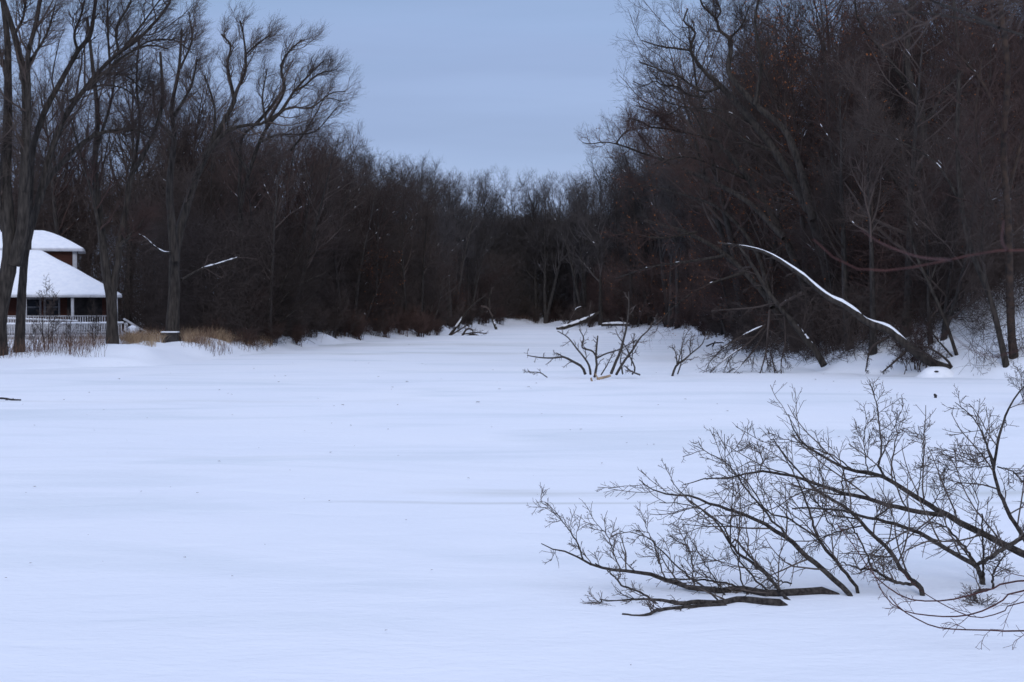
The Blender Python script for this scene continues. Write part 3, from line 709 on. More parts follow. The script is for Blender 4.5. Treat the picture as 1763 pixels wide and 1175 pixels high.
_, (cP0, cR0, cP1, cR1) = traced_tree('bare_tree', 'massive grey trunk beside the dark box, its crown leaning far right over the river', W(298, 588, 114),
    [([(298, 592), (297, 560), (300, 500), (300, 450), (309, 400), (320, 360), (340, 300), (366, 245), (391, 200), (404, 174)], 114, 116, 29, 8),
     ([(301, 450), (296, 390), (292, 320), (300, 238), (296, 184), (308, 119), (313, 50)], 114, 113, 20, 4)],
    [([(404, 174), (395, 133), (392, 107), (397, 79), (381, 59)], 116, 117, 8, 3), ([(400, 182), (409, 153), (422, 125), (423, 94), (419, 61), (414, 36)], 116, 115, 8, 2.5),
     ([(423, 94), (442, 77), (465, 61)], 115, 114, 4, 2), ([(352, 272), (386, 230), (417, 217), (455, 212), (473, 189), (491, 153), (483, 115), (493, 94), (519, 69)], 115, 117, 9, 2.5),
     ([(455, 212), (498, 186), (534, 186), (570, 161), (595, 158)], 116, 116, 6, 1.5), ([(300, 200), (318, 170), (330, 146), (340, 102)], 113, 112, 7, 3), ([(310, 119), (330, 70), (325, 20)], 113, 112, 5, 2),
     ([(300, 240), (270, 200), (262, 140)], 113, 113, 6, 3), ([(340, 300), (362, 250), (370, 190), (352, 130)], 115, 117, 7, 3)],
    104, M_twig, 8, M1=12, drift=(.10, 0, .08))
traced_tree('bare_tree', 'leafless tree fanning wind-swept twigs against the sky, right of the massive grey trunk', W(425, 590, 126),
    [([(425, 590), (422, 520), (416, 430), (414, 360), (428, 300), (447, 245), (465, 212), (483, 194)], 129, 126, 10, 6),
     ([(416, 400), (412, 330), (414, 281), (417, 237), (440, 215)], 128, 127, 8, 5)],
    [([(483, 194), (508, 156), (534, 128), (557, 105)], 126, 127, 7, 2), ([(508, 156), (524, 148), (549, 128), (580, 120)], 126, 125, 5, 1.5), ([(440, 215), (470, 180), (488, 150), (484, 118), (500, 85), (525, 68)], 127, 127, 7, 2),
     ([(447, 245), (480, 232), (512, 232), (545, 225), (580, 185)], 126, 128, 5, 1.5), ([(500, 260), (520, 235), (545, 195), (560, 170), (590, 175)], 128, 128, 4, 1.5), ([(430, 300), (400, 250), (390, 200)], 126, 125, 6, 3),
     ([(460, 220), (452, 170), (460, 120)], 126, 127, 5, 2)],
    105, M_twig, 5, M1=12, drift=(.11, 0, .07))
# shore shrub tree at (450,600)
g = np.random.default_rng(5)
traced_tree('multistem_tree', 'small fanning multi-stemmed tree rooted at the snowy shore below the tan grass', W(449, 598, 131),
    [([(448, 598), (455, 570), (470, 530), (490, 480), (520, 430)], 131, 130, 8, 2), ([(447, 597), (445, 570), (438, 520), (440, 460), (450, 400)], 131, 132, 7, 2),
     ([(450, 597), (470, 565), (500, 540), (540, 510)], 131, 131, 6, 1.5), ([(447, 597), (435, 575), (428, 540), (430, 480)], 131.5, 133, 6, 1.5), ([(449, 596), (462, 560), (500, 500), (560, 470)], 131, 129, 5, 1.5)],
    [], 106, M_twig, 0, M1=12, l1=.35)
for k, (x, y0, y1, Y) in enumerate(((352, 560, 300, 122), (372, 570, 200, 126), (500, 560, 330, 142), (250, 560, 330, 124))):
    pass
# right bank leaning oaks
traced_tree('leaning_oak', 'big leafless oak with gnarled limbs reaching left into the sky, highest on right bank', W(1440, 606, 97),
    [([(1442, 612), (1436, 540), (1420, 450), (1390, 360), (1335, 262), (1270, 180), (1235, 143)], 97, 104, 26, 11),
     ([(1400, 380), (1360, 240), (1300, 180), (1256, 128), (1258, 89), (1256, 66)], 99, 103, 16, 9)],
    [([(1235, 143), (1217, 128), (1192, 94), (1189, 77), (1197, 59), (1189, 46), (1177, 38), (1184, 15)], 104, 104, 8, 3), ([(1189, 87), (1159, 83), (1133, 79), (1105, 70)], 104, 105, 5, 2),
     ([(1240, 150), (1210, 158), (1171, 133), (1146, 125), (1123, 115), (1100, 107)], 104, 103, 6, 2), ([(1215, 168), (1184, 163), (1164, 148), (1143, 148), (1128, 140), (1108, 148), (1090, 140)], 104, 106, 5, 1.5),
     ([(1256, 66), (1238, 51), (1233, 33), (1210, 10), (1205, -10)], 103, 103, 7, 3), ([(1233, 33), (1241, 20), (1235, 5), (1222, -10)], 103, 104, 4, 2), ([(1256, 66), (1278, 43), (1290, 10)], 103, 102, 5, 2),
     ([(1300, 180), (1310, 110), (1300, 40), (1310, -20)], 101, 99, 8, 4), ([(1335, 262), (1280, 240), (1235, 200), (1200, 190)], 102, 100, 7, 2), ([(1300, 215), (1240, 190), (1180, 185), (1130, 170)], 103, 105, 5, 1.5)],
    111, M_twig, 6, M1=9, l1=.28, drift=(-.01, 0, .02), leaves=60, leafmat=M_leafb, prune=True)
traced_tree('leaning_oak', 'leafless oak leaning left under the highest one, leaf clusters at its lowest tip', W(1400, 600, 101),
    [([(1402, 606), (1398, 560), (1380, 480), (1340, 390), (1290, 310), (1235, 242)], 101, 108, 20, 8), ([(1350, 410), (1290, 350), (1220, 310), (1159, 286)], 103, 108, 12, 7)],
    [([(1235, 242), (1184, 230), (1146, 222), (1120, 219), (1102, 209), (1082, 204)], 108, 109, 7, 2), ([(1220, 240), (1184, 184), (1154, 197), (1123, 198)], 108, 107, 4, 1.5),
     ([(1159, 286), (1128, 271), (1102, 263), (1077, 253), (1044, 245), (1018, 248), (1003, 246)], 108, 110, 6, 1.5), ([(1060, 248), (1080, 226), (1118, 221)], 109, 109, 3, 1.5), ([(1150, 280), (1120, 255), (1100, 230)], 108, 107, 4, 2),
     ([(1184, 230), (1150, 215), (1120, 190), (1095, 182)], 108, 110, 4, 1.5), ([(1290, 310), (1240, 290), (1180, 270), (1120, 285)], 107, 104, 6, 2)],
    112, M_twigred, 5, M1=10, l1=.34, drift=(-.03, 0, .02), leaves=160, leafmat=M_leafb, prune=True)
traced_tree('leaning_oak', 'low leafless tree with rusty leaves leaning out over the ice on the right', W(1370, 603, 103),
    [([(1372, 610), (1350, 560), (1310, 500), (1250, 440), (1180, 400), (1110, 380)], 103, 112, 16, 5), ([(1330, 530), (1300, 430), (1240, 360), (1160, 330)], 104, 110, 11, 4)],
    [([(1250, 440), (1190, 450), (1120, 460), (1060, 480)], 108, 112, 6, 2), ([(1280, 470), (1220, 490), (1170, 520), (1130, 560)], 107, 107, 5, 1.5), ([(1160, 330), (1110, 320), (1070, 330)], 110, 112, 4, 1.5), ([(1200, 400), (1140, 410), (1070, 400)], 109, 107, 5, 1.5)],
    113, M_twigred, 3, M1=10, l1=.36, drift=(-.04, 0, -.01), leaves=260)
# right foreground trunks
traced_tree('bare_tree', 'upright trunk with rusty brown base at the right edge of the woods', W(1745, 622, 80.5),
    [([(1748, 634), (1742, 580), (1738, 480), (1736, 380), (1728, 250), (1735, 120), (1722, 0), (1725, -120)], 80.5, 83, 17, 9)],
    [([(1737, 430), (1700, 330), (1680, 220), (1690, 100)], 82, 80, 8, 3), ([(1736, 330), (1760, 240), (1790, 120)], 82, 84, 8, 3), ([(1730, 230), (1690, 140), (1620, 60), (1590, -20)], 82.5, 86, 7, 3)],
    121, M_twigred, 5, bark=noisy('rusty_bark', (.022, .018, .017), (.060, .040, .030), 3, bump=.9))
traced_tree('bare_tree', 'dark slanting trunk beside the rusty-based trunk at the right edge', W(1733, 648, 80),
    [([(1736, 652), (1728, 610), (1712, 540), (1700, 500), (1672, 430), (1655, 350), (1648, 240), (1650, 120), (1640, -20)], 80, 86, 13, 5)],
    [([(1700, 500), (1690, 420), (1700, 330)], 81, 80, 6, 2), ([(1655, 350), (1610, 280), (1540, 240), (1480, 220)], 83, 85, 6, 2)],
    122, M_twig, 4)
traced_tree('bare_tree', 'slim forked stem standing right of the root end of the snow-lined leaning trunk', W(1655, 637, 83),
    [([(1656, 640), (1640, 590), (1622, 540), (1600, 490), (1575, 430), (1560, 340)], 83, 86, 8, 4), ([(1652, 636), (1640, 615), (1610, 580), (1585, 540)], 83, 84, 5, 2)],
    [([(1600, 490), (1620, 430), (1630, 350)], 85, 85, 4, 2)], 123, M_twig, 3)
traced_tree('bare_tree', 'thick dark straight trunk deep in the upper right of the woods', W(1560, 590, 95),
    [([(1562, 600), (1556, 480), (1568, 350), (1590, 220), (1560, 100), (1580, -60)], 95, 97, 20, 12)],
    [([(1590, 220), (1640, 140), (1690, 90)], 96, 95, 9, 3), ([(1568, 350), (1500, 260), (1440, 220)], 96, 94, 8, 3), ([(1575, 160), (1520, 90), (1480, 40), (1470, -10)], 97, 95, 9, 3)],
    124, M_twigred, 7)

def snowline(P, R, a, b, root, h=.55, k=.85, name='snow', seed=1, snow_min=.45):
    K = P.shape[1]; t = np.linspace(a, b, 40)*(K-1); i = np.minimum(t.astype(int), K-2); f = t-i
    p = P[0, i]*(1-f)[:, None]+P[0, i+1]*f[:, None]; r = R[0, i]*(1-f)+R[0, i+1]*f
    p = p+np.array([0, 0, 1.])*(r*h)[:, None]; e_ = np.sin(np.linspace(0, math.pi, 40))**.35*np.clip(1+1.5*vn(np.arange(40)*1., np.full(40, seed*1.), 2.3, 3), snow_min, 1.25)
    V, F = tubes(p[None], (r*k*e_*rng.uniform(.9, 1.1, 40))[None], 8); link(name, mesh(name, local(V, root), F, M_snowb), root)
def log(name, label, base, main, subs, seed, cat_, snow=(.0, .95), tw=8, mt=None, up=0, l1=.4, drift=(0, 0, 0), h=.55, sub_snow=False, lv=3, k=.85):
    g = np.random.default_rng(seed); root = thing(name, label, cat_, base)
    P0, R0 = trace([main], 30, g, .03); V, F = tubes(P0, R0, 10, .06); link('trunk', mesh('trunk', local(V, root), F, mt or M_barkg), root)
    if snow: snowline(P0, R0, snow[0], snow[1], root, h, k, seed=seed)
    L = []
    if subs:
        P1, R1 = trace(subs, 14, g, .03); L.append((P1, R1))
        if sub_snow:
            sb = snow_bits(P1, R1, 8, g, .4); 
            if sb: V, F = tubes(sb[0], sb[1], 6); link('branch_snow', mesh('branch_snow', local(V, root), F, M_snowb), root)
    if tw:
        A, B = cat([(P0, R0)]+L, 14)
        P2, R2 = spawn(A, B, tw, .2, .98, 50, l1, 6, .4, .008, wig=.15, up=up, rcap=.03, drift=drift, g=g)
        L.append((P2, R2))
        if lv > 1: P3, R3 = spawn(P2, R2, 6, .1, .98, 40, .5, 4, .6, .005, wig=.16, up=up, rcap=.012, drift=drift, lmin=.15, g=g); L.append((P3, R3))
        if lv > 2: P4, R4 = spawn(P3, R3, 4, .1, .98, 40, .5, 3, .6, .004, wig=.16, up=up, rcap=.008, drift=drift, lmin=.1, g=g); L.append((P4, R4))
    if L:
        V, F = merge([tubes(p, r, 4) for p, r in L]); link('branches', mesh('branches', local(V, root), F, M_twig), root)
    return root
log('leaning_tree', 'long dark trunk arching over the ice with a white line of snow on top', W(1642, 640, 82),
    ([(1643, 640), (1612, 628), (1590, 618), (1568, 600), (1548, 583), (1530, 568), (1510, 561), (1494, 556), (1475, 541), (1450, 524), (1430, 515), (1412, 502), (1395, 487), (1380, 474), (1358, 459), (1340, 447), (1315, 434), (1290, 427), (1262, 422), (1236, 418)], 82, 84, 16, 3),
    [([(1612, 628), (1600, 612), (1580, 604), (1570, 601)], 82, 81, 5, 2), ([(1640, 636), (1630, 620), (1600, 600), (1560, 592)], 82, 81, 5, 1.5), ([(1530, 580), (1500, 600), (1490, 640)], 83, 82, 5, 2), ([(1560, 605), (1530, 632), (1520, 640)], 82.5, 82, 5, 2)],
    201, 'leaning tree', (.13, .985), tw=7, l1=.1, up=-.02, h=.85, k=.62)
log('leaning_tree', 'broken trunk slanting to shore left of the snow-lined one, with drooping branches', W(1418, 627, 88),
    ([(1419, 630), (1405, 606), (1390, 588), (1370, 562), (1345, 532), (1320, 500), (1300, 465), (1270, 420)], 88, 90, 12, 4),
    [([(1340, 530), (1352, 520), (1362, 515), (1382, 505)], 89, 88, 6, 7), ([(1335, 522), (1300, 530), (1260, 533), (1225, 535)], 89, 90, 4, 2),
     ([(1325, 535), (1322, 570), (1318, 610), (1305, 655)], 89, 86, 5, 1.5), ([(1350, 540), (1352, 590), (1345, 625), (1346, 650)], 89, 86, 4, 1.2), ([(1318, 560), (1290, 590), (1260, 610), (1235, 630), (1212, 655)], 89, 86, 4, 1.2),
     ([(1318, 570), (1300, 600), (1275, 630), (1250, 655)], 89, 86, 4, 1.2), ([(1320, 590), (1330, 620), (1335, 652)], 89, 86, 3, 1.2), ([(1300, 580), (1260, 590), (1225, 620), (1215, 640)], 89, 87, 3.5, 1.2), ([(1318, 560), (1285, 575), (1240, 600)], 89, 87, 4, 1.5)],
    202, 'leaning tree', (.12, .35), tw=12, l1=.35, up=-.05, drift=(-.02, -.03, -.06), sub_snow=True, k=.55, h=.7)
log('fallen_log', 'pale fallen log propped up, snow along its top, at the far end of the ice', W(958, 568, 214),
    ([(958, 568), (985, 560), (1010, 550), (1032, 538)], 214, 214, 7, 5),
    [([(975, 562), (985, 545), (992, 532), (1002, 528)], 214, 214, 2.5, 1.5), ([(1012, 552), (1016, 530), (1018, 518)], 214, 214, 3, 2), ([(1012, 562), (1015, 545), (1014, 535)], 213, 213, 2, 1.5)],
    203, 'log', (.02, .98), tw=4, h=.75, lv=2, sub_snow=True)
log('fallen_log', 'low snow-topped log lying level right of the propped pale log', W(1040, 566, 212),
    ([(1035, 560), (1060, 559), (1085, 560)], 212, 212, 5, 5), [], 204, 'log', (.02, .98), tw=3, h=.9, lv=1)
log('fallen_tree', 'dark fallen tree with tangled branches on the far left shore of the ice', W(775, 577, 186),
    ([(774, 578), (788, 560), (805, 535), (820, 520), (832, 512)], 182, 182, 5, 2),
    [([(775, 578), (795, 566), (812, 555)], 181, 181, 3, 1.5), ([(795, 580), (803, 568), (813, 568), (816, 582)], 180, 180, 3.5, 2), ([(795, 576), (820, 573), (838, 575)], 180, 180, 2.5, 1.5), ([(800, 580), (815, 576), (830, 581)], 180, 180, 3, 1.5)],
    205, 'fallen tree', (.05, .5), tw=10, l1=.4, up=0, lv=2)
log('broken_snag', 'short curved dark snag standing at the water edge in the middle distance', W(854, 568, 215),
    ([(855, 571), (852, 560), (846, 545), (842, 525), (846, 500)], 215, 216, 5, 2), [([(848, 545), (838, 530), (828, 527)], 215, 215, 3, 2)], 206, 'snag', (.05, .3), tw=5, lv=2)
log('fallen_branch', 'dark snow-lined bough hanging left of the massive grey trunk above the porch roof', W(292, 436, 113.5),
    ([(294, 436), (280, 434), (265, 424), (250, 410), (236, 402)], 113.6, 112.5, 4, 1.6), [], 207, 'branch', (.02, .98), tw=5, lv=2, h=.7)
log('fallen_branch', 'snow-lined straight bough sticking out in the woods right of the massive grey trunk', W(345, 464, 118),
    ([(312, 482), (345, 464), (375, 455), (412, 443)], 115, 119, 4, 3), [], 208, 'branch', (.35, .98), tw=4, lv=2, h=.7)

# ice stump mound
Ym = 81.5; c = W(1612, 657, Ym); rt = thing('snow_mound', 'rounded snow-covered stump on the ice with a small dark hole in its side', 'snow mound', (c[0], Ym, 0))
def mound(nm, mt, sx, sy, h, parent, seed):
    r_, a = np.meshgrid(np.linspace(0, 1, 16), np.linspace(0, 2*math.pi, 40, endpoint=False), indexing='ij')
    k = 1+.12*np.sin(a*2+seed)+.07*np.sin(a*3+1); X = r_*np.cos(a)*sx*k; Y = r_*np.sin(a)*sy*k; Z = h*(np.exp(-(r_*1.25)**4)) - .03*r_
    i = np.arange(X.size).reshape(X.shape); V = np.stack([X, Y, Z], -1).reshape(-1, 3)
    F = np.stack([i[:-1], i[1:], np.roll(i, -1, 1)[1:], np.roll(i, -1, 1)[:-1]], -1).reshape(-1, 4)
    return link(nm, mesh(nm, V, F, mt), parent)
mound('snow_cap', M_snowb, .95, .8, .52, rt, 1)
hole = blob('hole', (-.12, -.50, .30), (.11, .10, .05), M_dark, rt, 3)
rt = thing('ice_stick', 'tiny dark stick poking from the ice in front of the snow-covered stump', 'stick', W(1610, 686, 64))
V, F = tubes(curve(W([1610, 1611, 1608], [686, 682, 679], 64), 5)[None], np.array([[.05, .05, .06, .05, .03]]), 6); link('stick', mesh('stick', local(V, rt), F, M_dark), rt)

# emergent dead shrub in the ice (mid distance)
def ice_shrub(name, label, cat_, base, lines, seed, tw=7, l1=.35, up=.03, mt=None, mtt=None, sides=8, K=16, lv=3, rr=(.007, .005, .004), t0=.25, caps=(.02, .01, .006), M2=5, M3=3, ang=45, drift=(0, 0, 0), jit=.02, lm=(.0, .12, .08), l2=.5, wig=.15, l3=.5):
    g = np.random.default_rng(seed); root = thing(name, label, cat_, base)
    P0, R0 = trace(lines, K, g, jit)
    P0[:, :, 2] = np.where(np.arange(K)[None] > 1, np.maximum(P0[:, :, 2], R0*1.1+.02), P0[:, :, 2])
    lo = P0[:, 0, 2] < .09; P0[lo, 0] += (P0[lo, 0]-P0[lo, 1])*.6; P0[lo, 0, 2] = -.22
    V, F = tubes(P0, R0, sides, .06); link('limb', mesh('limb', local(V, root), F, mt or M_fg), root)
    L = []
    if tw:
        P1, R1 = spawn(P0, R0, tw, t0, .99, ang, l1, 8, .45, rr[0], wig=wig, up=up, rcap=caps[0], drift=drift, lmin=lm[0], g=g, taper=.6); L.append((P1, R1))
        P2, R2 = spawn(P1, R1, M2, .12, .98, 44, l2, 5, .65, rr[1], wig=wig, up=up, rcap=caps[1], drift=drift, lmin=lm[1], g=g); L.append((P2, R2))
        if lv > 2: P3, R3 = spawn(P2, R2, M3, .15, .98, 42, l3, 4, .65, rr[2], wig=wig, up=up, rcap=caps[2], drift=drift, lmin=lm[2], g=g); L.append((P3, R3))
        for P, _ in L: P[:, :, 2] = np.maximum(P[:, :, 2], .03)
        V, F = merge([tubes(p, r, 4) for p, r in L]); link('twigs', mesh('twigs', local(V, root), F, mtt or M_fgt), root)
    return root
def zz(pts, ox, oy, s): return [(ox+u/s, oy+v/s) for u, v in pts]
m5 = lambda pts: zz(pts, 880, 480, 1763/440)
Y5 = 80.0
ice_shrub('dead_shrub', 'bare dead shrub with several bent stems frozen into the ice in mid river', 'shrub', W(1030, 652, Y5),
    [(m5([(512, 660), (490, 610), (430, 575), (360, 540), (290, 548), (200, 545), (110, 530)]), Y5, Y5-1, 5, 1.5), (m5([(365, 540), (330, 525), (295, 510)]), Y5, Y5, 2, 1.2),
     (m5([(548, 660), (538, 600), (500, 540), (450, 480), (405, 420), (370, 390), (320, 362)]), Y5, Y5+2, 4, 1.5),
     (m5([(575, 680), (590, 600), (585, 540), (590, 470), (598, 395)]), Y5-.5, Y5, 4.5, 2.5), (m5([(588, 540), (560, 500), (490, 475), (500, 410), (470, 350)]), Y5, Y5+1, 3.5, 1.5),
     (m5([(590, 550), (650, 520), (740, 490), (820, 450), (870, 420)]), Y5, Y5+1, 3, 1.2), (m5([(690, 655), (720, 580), (755, 500), (775, 420), (795, 340), (812, 200), (810, 90)]), Y5, Y5+2, 5.5, 1.4),
     (m5([(725, 662), (780, 570), (840, 490), (890, 410), (960, 340), (1010, 240)]), Y5, Y5+2, 4.5, 1.2), (m5([(835, 660), (855, 620), (820, 540), (790, 470), (740, 400), (720, 350)]), Y5, Y5+2, 3, 1.2),
     (m5([(620, 665), (660, 600), (690, 540), (720, 490)]), Y5, Y5+1, 2.5, 1.2), (m5([(770, 658), (755, 560), (770, 500)]), Y5, Y5+1, 3, 1.2), (m5([(890, 665), (830, 640), (780, 600)]), Y5-.3, Y5, 3, 2),
     (m5([(250, 682), (200, 650), (140, 645), (85, 645)]), Y5-1, Y5-1, 2, 1), (m5([(830, 600), (840, 480), (850, 380)]), Y5, Y5+2, 2, 1)],
    301, tw=6, l1=.3, lv=2, up=-.01, rr=(.010, .007, .005), caps=(.02, .012, .01), M2=4, K=14, jit=.04)
ice_shrub('broken_branch', 'pale broken-off branch stub lying on the ice at the foot of the dead shrub', 'branch', W(1040, 650, 78.5),
    [(m5([(595, 690), (640, 682), (688, 668)]), 78.6, 78.6, 5, 4), (m5([(598, 692), (588, 670), (578, 655)]), 78.6, 78.6, 3, 2)], 302, tw=0, mt=M_broken, K=8)
ice_shrub('broken_branch', 'small upright broken stub just left of the pale one in the ice', 'branch', W(1019, 658, 77),
    [(m5([(562, 728), (555, 705), (552, 684)]), 77, 77, 4, 3)], 303, tw=0, mt=M_broken, K=6)
ice_shrub('dead_shrub', 'thin forked dead sapling in the ice between the dead shrub and the drooping branches', 'shrub', W(1158, 648, 83),
    [(m5([(1110, 675), (1140, 600), (1200, 555), (1250, 510), (1320, 450), (1340, 380)]), 83, 84, 4, 1.2), (m5([(1145, 600), (1140, 540), (1125, 490), (1090, 470)]), 83, 83, 2.5, 1), (m5([(1148, 660), (1175, 570), (1175, 470)]), 83, 83, 2.5, 1.2),
     (m5([(1150, 580), (1165, 530), (1200, 400), (1240, 340)]), 83, 85, 2, 1), (m5([(1235, 520), (1235, 440), (1250, 380)]), 83, 84, 2, 1)], 304, tw=7, l1=.35, lv=2, rr=(.010, .007, .005), caps=(.02, .012, .01), K=12)
ice_shrub('ice_branch', 'dark forked twig lying on the ice at the left edge of the photo', 'branch', W(10, 692, 62.5),
    [([(-20, 688), (0, 686), (18, 688), (36, 693)], 62.5, 62.3, 4, 2.5), ([(8, 689), (24, 687)], 62.5, 62.5, 2, 1.5)], 305, tw=0, mt=M_dark, K=8)
ice_shrub('ice_branch', 'short dark cross of sticks on the snow right of the forked sapling', 'branch', W(1225, 595, 128),
    [(m5([(1345, 468), (1400, 445), (1465, 442)]), 128, 128, 3, 2), (m5([(1388, 470), (1408, 432)]), 128, 128, 3, 2)], 306, tw=0, mt=M_dark, K=6)

# ------------------------------------------------------------------ foreground fallen crown
f7 = lambda pts: zz(pts, 900, 640, 1763/863)
FK = dict(K=26, rr=(.0042, .0028, .0020), caps=(.011, .0055, .0034), tw=11, l1=.36, lv=3, up=.02, M2=6, M3=2, t0=.12, ang=46, jit=.12, lm=(.2, .12, .05), l2=.46, l3=.42, wig=.11, drift=(-.02, 0, .01))
def fk(**k): d = dict(FK); d.update(k); return d
ice_shrub('fallen_bough', 'lowest dark bough lying on the snow, its bare tip touching the foreground snow', 'branch', W(1355, 1048, 20.4),
    [(f7([(957, 832), (900, 838), (820, 834), (755, 820), (690, 826), (600, 822), (560, 816), (480, 812), (400, 815), (330, 812), (270, 800)]), 20.4, 20.6, 14, 2), (f7([(740, 828), (620, 829), (500, 835), (430, 856), (350, 878)]), 20.35, 19.7, 7, 5),
     (f7([(490, 830), (420, 780), (350, 750), (300, 700), (255, 675)]), 20.4, 20.9, 4, 1.8), (f7([(700, 815), (640, 760), (560, 700), (480, 620), (430, 580), (340, 560)]), 20.5, 21.2, 3.6, 1.4), (f7([(275, 802), (285, 840), (275, 870)]), 20.6, 20.5, 1.4, .9)],
    401, **fk(tw=6, l1=.2))
ice_shrub('fallen_bough', 'long dark bough sweeping left just above the lowest one, tip curling up', 'branch', W(1462, 1028, 21),
    [(f7([(1155, 797), (1060, 784), (960, 780), (850, 782), (760, 778), (650, 768), (540, 748), (440, 714), (340, 698), (270, 690), (210, 660), (150, 632), (100, 622), (65, 605)]), 21, 21.8, 15, 1.6),
     (f7([(212, 660), (190, 600), (150, 540), (110, 495), (60, 455)]), 21.6, 22, 3, 1), (f7([(800, 772), (700, 742), (600, 732), (500, 730)]), 21.1, 21.6, 4, 2.2),
     (f7([(345, 698), (320, 640), (300, 580), (250, 525)]), 21.4, 21.8, 2.4, 1), (f7([(720, 800), (670, 720), (620, 640), (570, 560)]), 21, 21.3, 2.6, 1), (f7([(500, 730), (470, 640), (440, 560), (425, 520)]), 21.2, 21.6, 2.6, 1), (f7([(600, 732), (590, 640), (560, 580)]), 21.2, 21.3, 2.2, 1)],
    402, **fk(tw=9, l1=.24))
ice_shrub('fallen_bough', 'thick bough rising leftward from the snow just right of the long sweeping one', 'branch', W(1475, 1034, 20.85),
    [(f7([(1176, 810), (1130, 762), (1060, 700), (1000, 650), (950, 600), (880, 555), (810, 515), (740, 490), (660, 465), (600, 440), (500, 430), (450, 410), (410, 380)]), 20.85, 22.2, 10, 1.4), (f7([(950, 600), (860, 500), (800, 430), (740, 350), (700, 310), (600, 260)]), 21.2, 22.4, 4.4, 1.2),
     (f7([(1187, 778), (1130, 700), (1080, 640), (1040, 590), (1010, 500), (975, 400), (930, 320), (900, 260)]), 21.1, 22.2, 6.5, 1.4), (f7([(1040, 590), (940, 520), (860, 490), (780, 380), (720, 340), (710, 220)]), 21.3, 22.5, 3.4, 1.1)],
    403, **fk(tw=11))
ice_shrub('fallen_bough', 'slender bough leaning left behind the dark end of the lowest bough', 'branch', W(1362, 1044, 20.6),
    [(f7([(955, 832), (900, 765), (830, 690), (760, 640), (720, 590), (680, 530), (620, 480), (560, 430), (520, 380)]), 20.6, 22, 6.5, 1.3), (f7([(905, 775), (860, 712), (800, 650), (745, 590), (735, 610), (700, 540), (640, 490), (570, 470), (480, 460)]), 20.8, 22, 4.5, 1.2),
     (f7([(860, 770), (800, 710), (760, 660), (730, 600), (735, 500), (740, 380), (720, 300)]), 21, 22, 3.6, 1.1), (f7([(945, 745), (900, 735), (850, 700)]), 21.5, 21.3, 3, 1.5), (f7([(810, 800), (770, 740), (760, 600), (765, 450), (745, 360)]), 21, 21.8, 3, 1)],
    404, **fk(tw=9))
ice_shrub('fallen_bough', 'dark bough with stubby foot crossing up left through the middle of the tangle', 'branch', W(1593, 1032, 20.9),
    [(f7([(1415, 802), (1400, 765), (1365, 730), (1330, 690), (1290, 630), (1230, 570), (1180, 520), (1120, 470), (1050, 430), (1000, 385), (950, 330), (910, 280), (880, 235)]), 20.9, 23, 9.5, 1.6), (f7([(1385, 750), (1300, 736), (1240, 702), (1180, 690), (1120, 670)]), 21, 21.2, 6, 2),
     (f7([(1230, 695), (1190, 600), (1150, 530), (1120, 490)]), 21.2, 21.7, 3.6, 2), (f7([(1270, 720), (1268, 650)]), 21.1, 21.1, 2.4, 1.6), (f7([(1180, 520), (1080, 500), (1020, 440), (985, 400)]), 21.5, 22, 3, 1.2), (f7([(1100, 560), (1060, 500), (1040, 380), (1050, 300)]), 21.5, 22.5, 2.4, 1)],
    405, **fk(tw=10))
ice_shrub('fallen_bough', 'forked dark bough rooted right of the stubby one and arching left across it', 'branch', W(1695, 1012, 21.7),
    [(f7([(1632, 765), (1610, 720), (1590, 682), (1520, 640), (1450, 600), (1400, 570), (1330, 545), (1260, 525), (1180, 505), (1130, 490), (1060, 480), (1010, 480), (948, 483)]), 21.7, 21.2, 9.5, 2.6), (f7([(1595, 682), (1570, 640), (1530, 590), (1490, 550), (1440, 532), (1400, 560)]), 21.6, 22.2, 5, 1.6),
     (f7([(1592, 682), (1640, 655), (1700, 620), (1763, 580), (1830, 550)]), 21.6, 21.2, 7, 8), (f7([(1622, 740), (1620, 640), (1615, 500)]), 21.8, 21.8, 4, 2.6), (f7([(1650, 750), (1660, 700), (1700, 640)]), 21.5, 21.8, 4.5, 2),
     (f7([(1230, 520), (1290, 480), (1300, 475)]), 21.3, 21.5, 3.6, 3), (f7([(1200, 540), (1120, 560), (1040, 590), (960, 640)]), 21.5, 21.3, 3, 1.1), (f7([(1632, 768), (1590, 780), (1605, 830), (1640, 872)]), 21, 20.3, 6, 1.6), (f7([(1605, 820), (1595, 880)]), 20.7, 20.3, 2.4, 1)],
    406, **fk(tw=10))
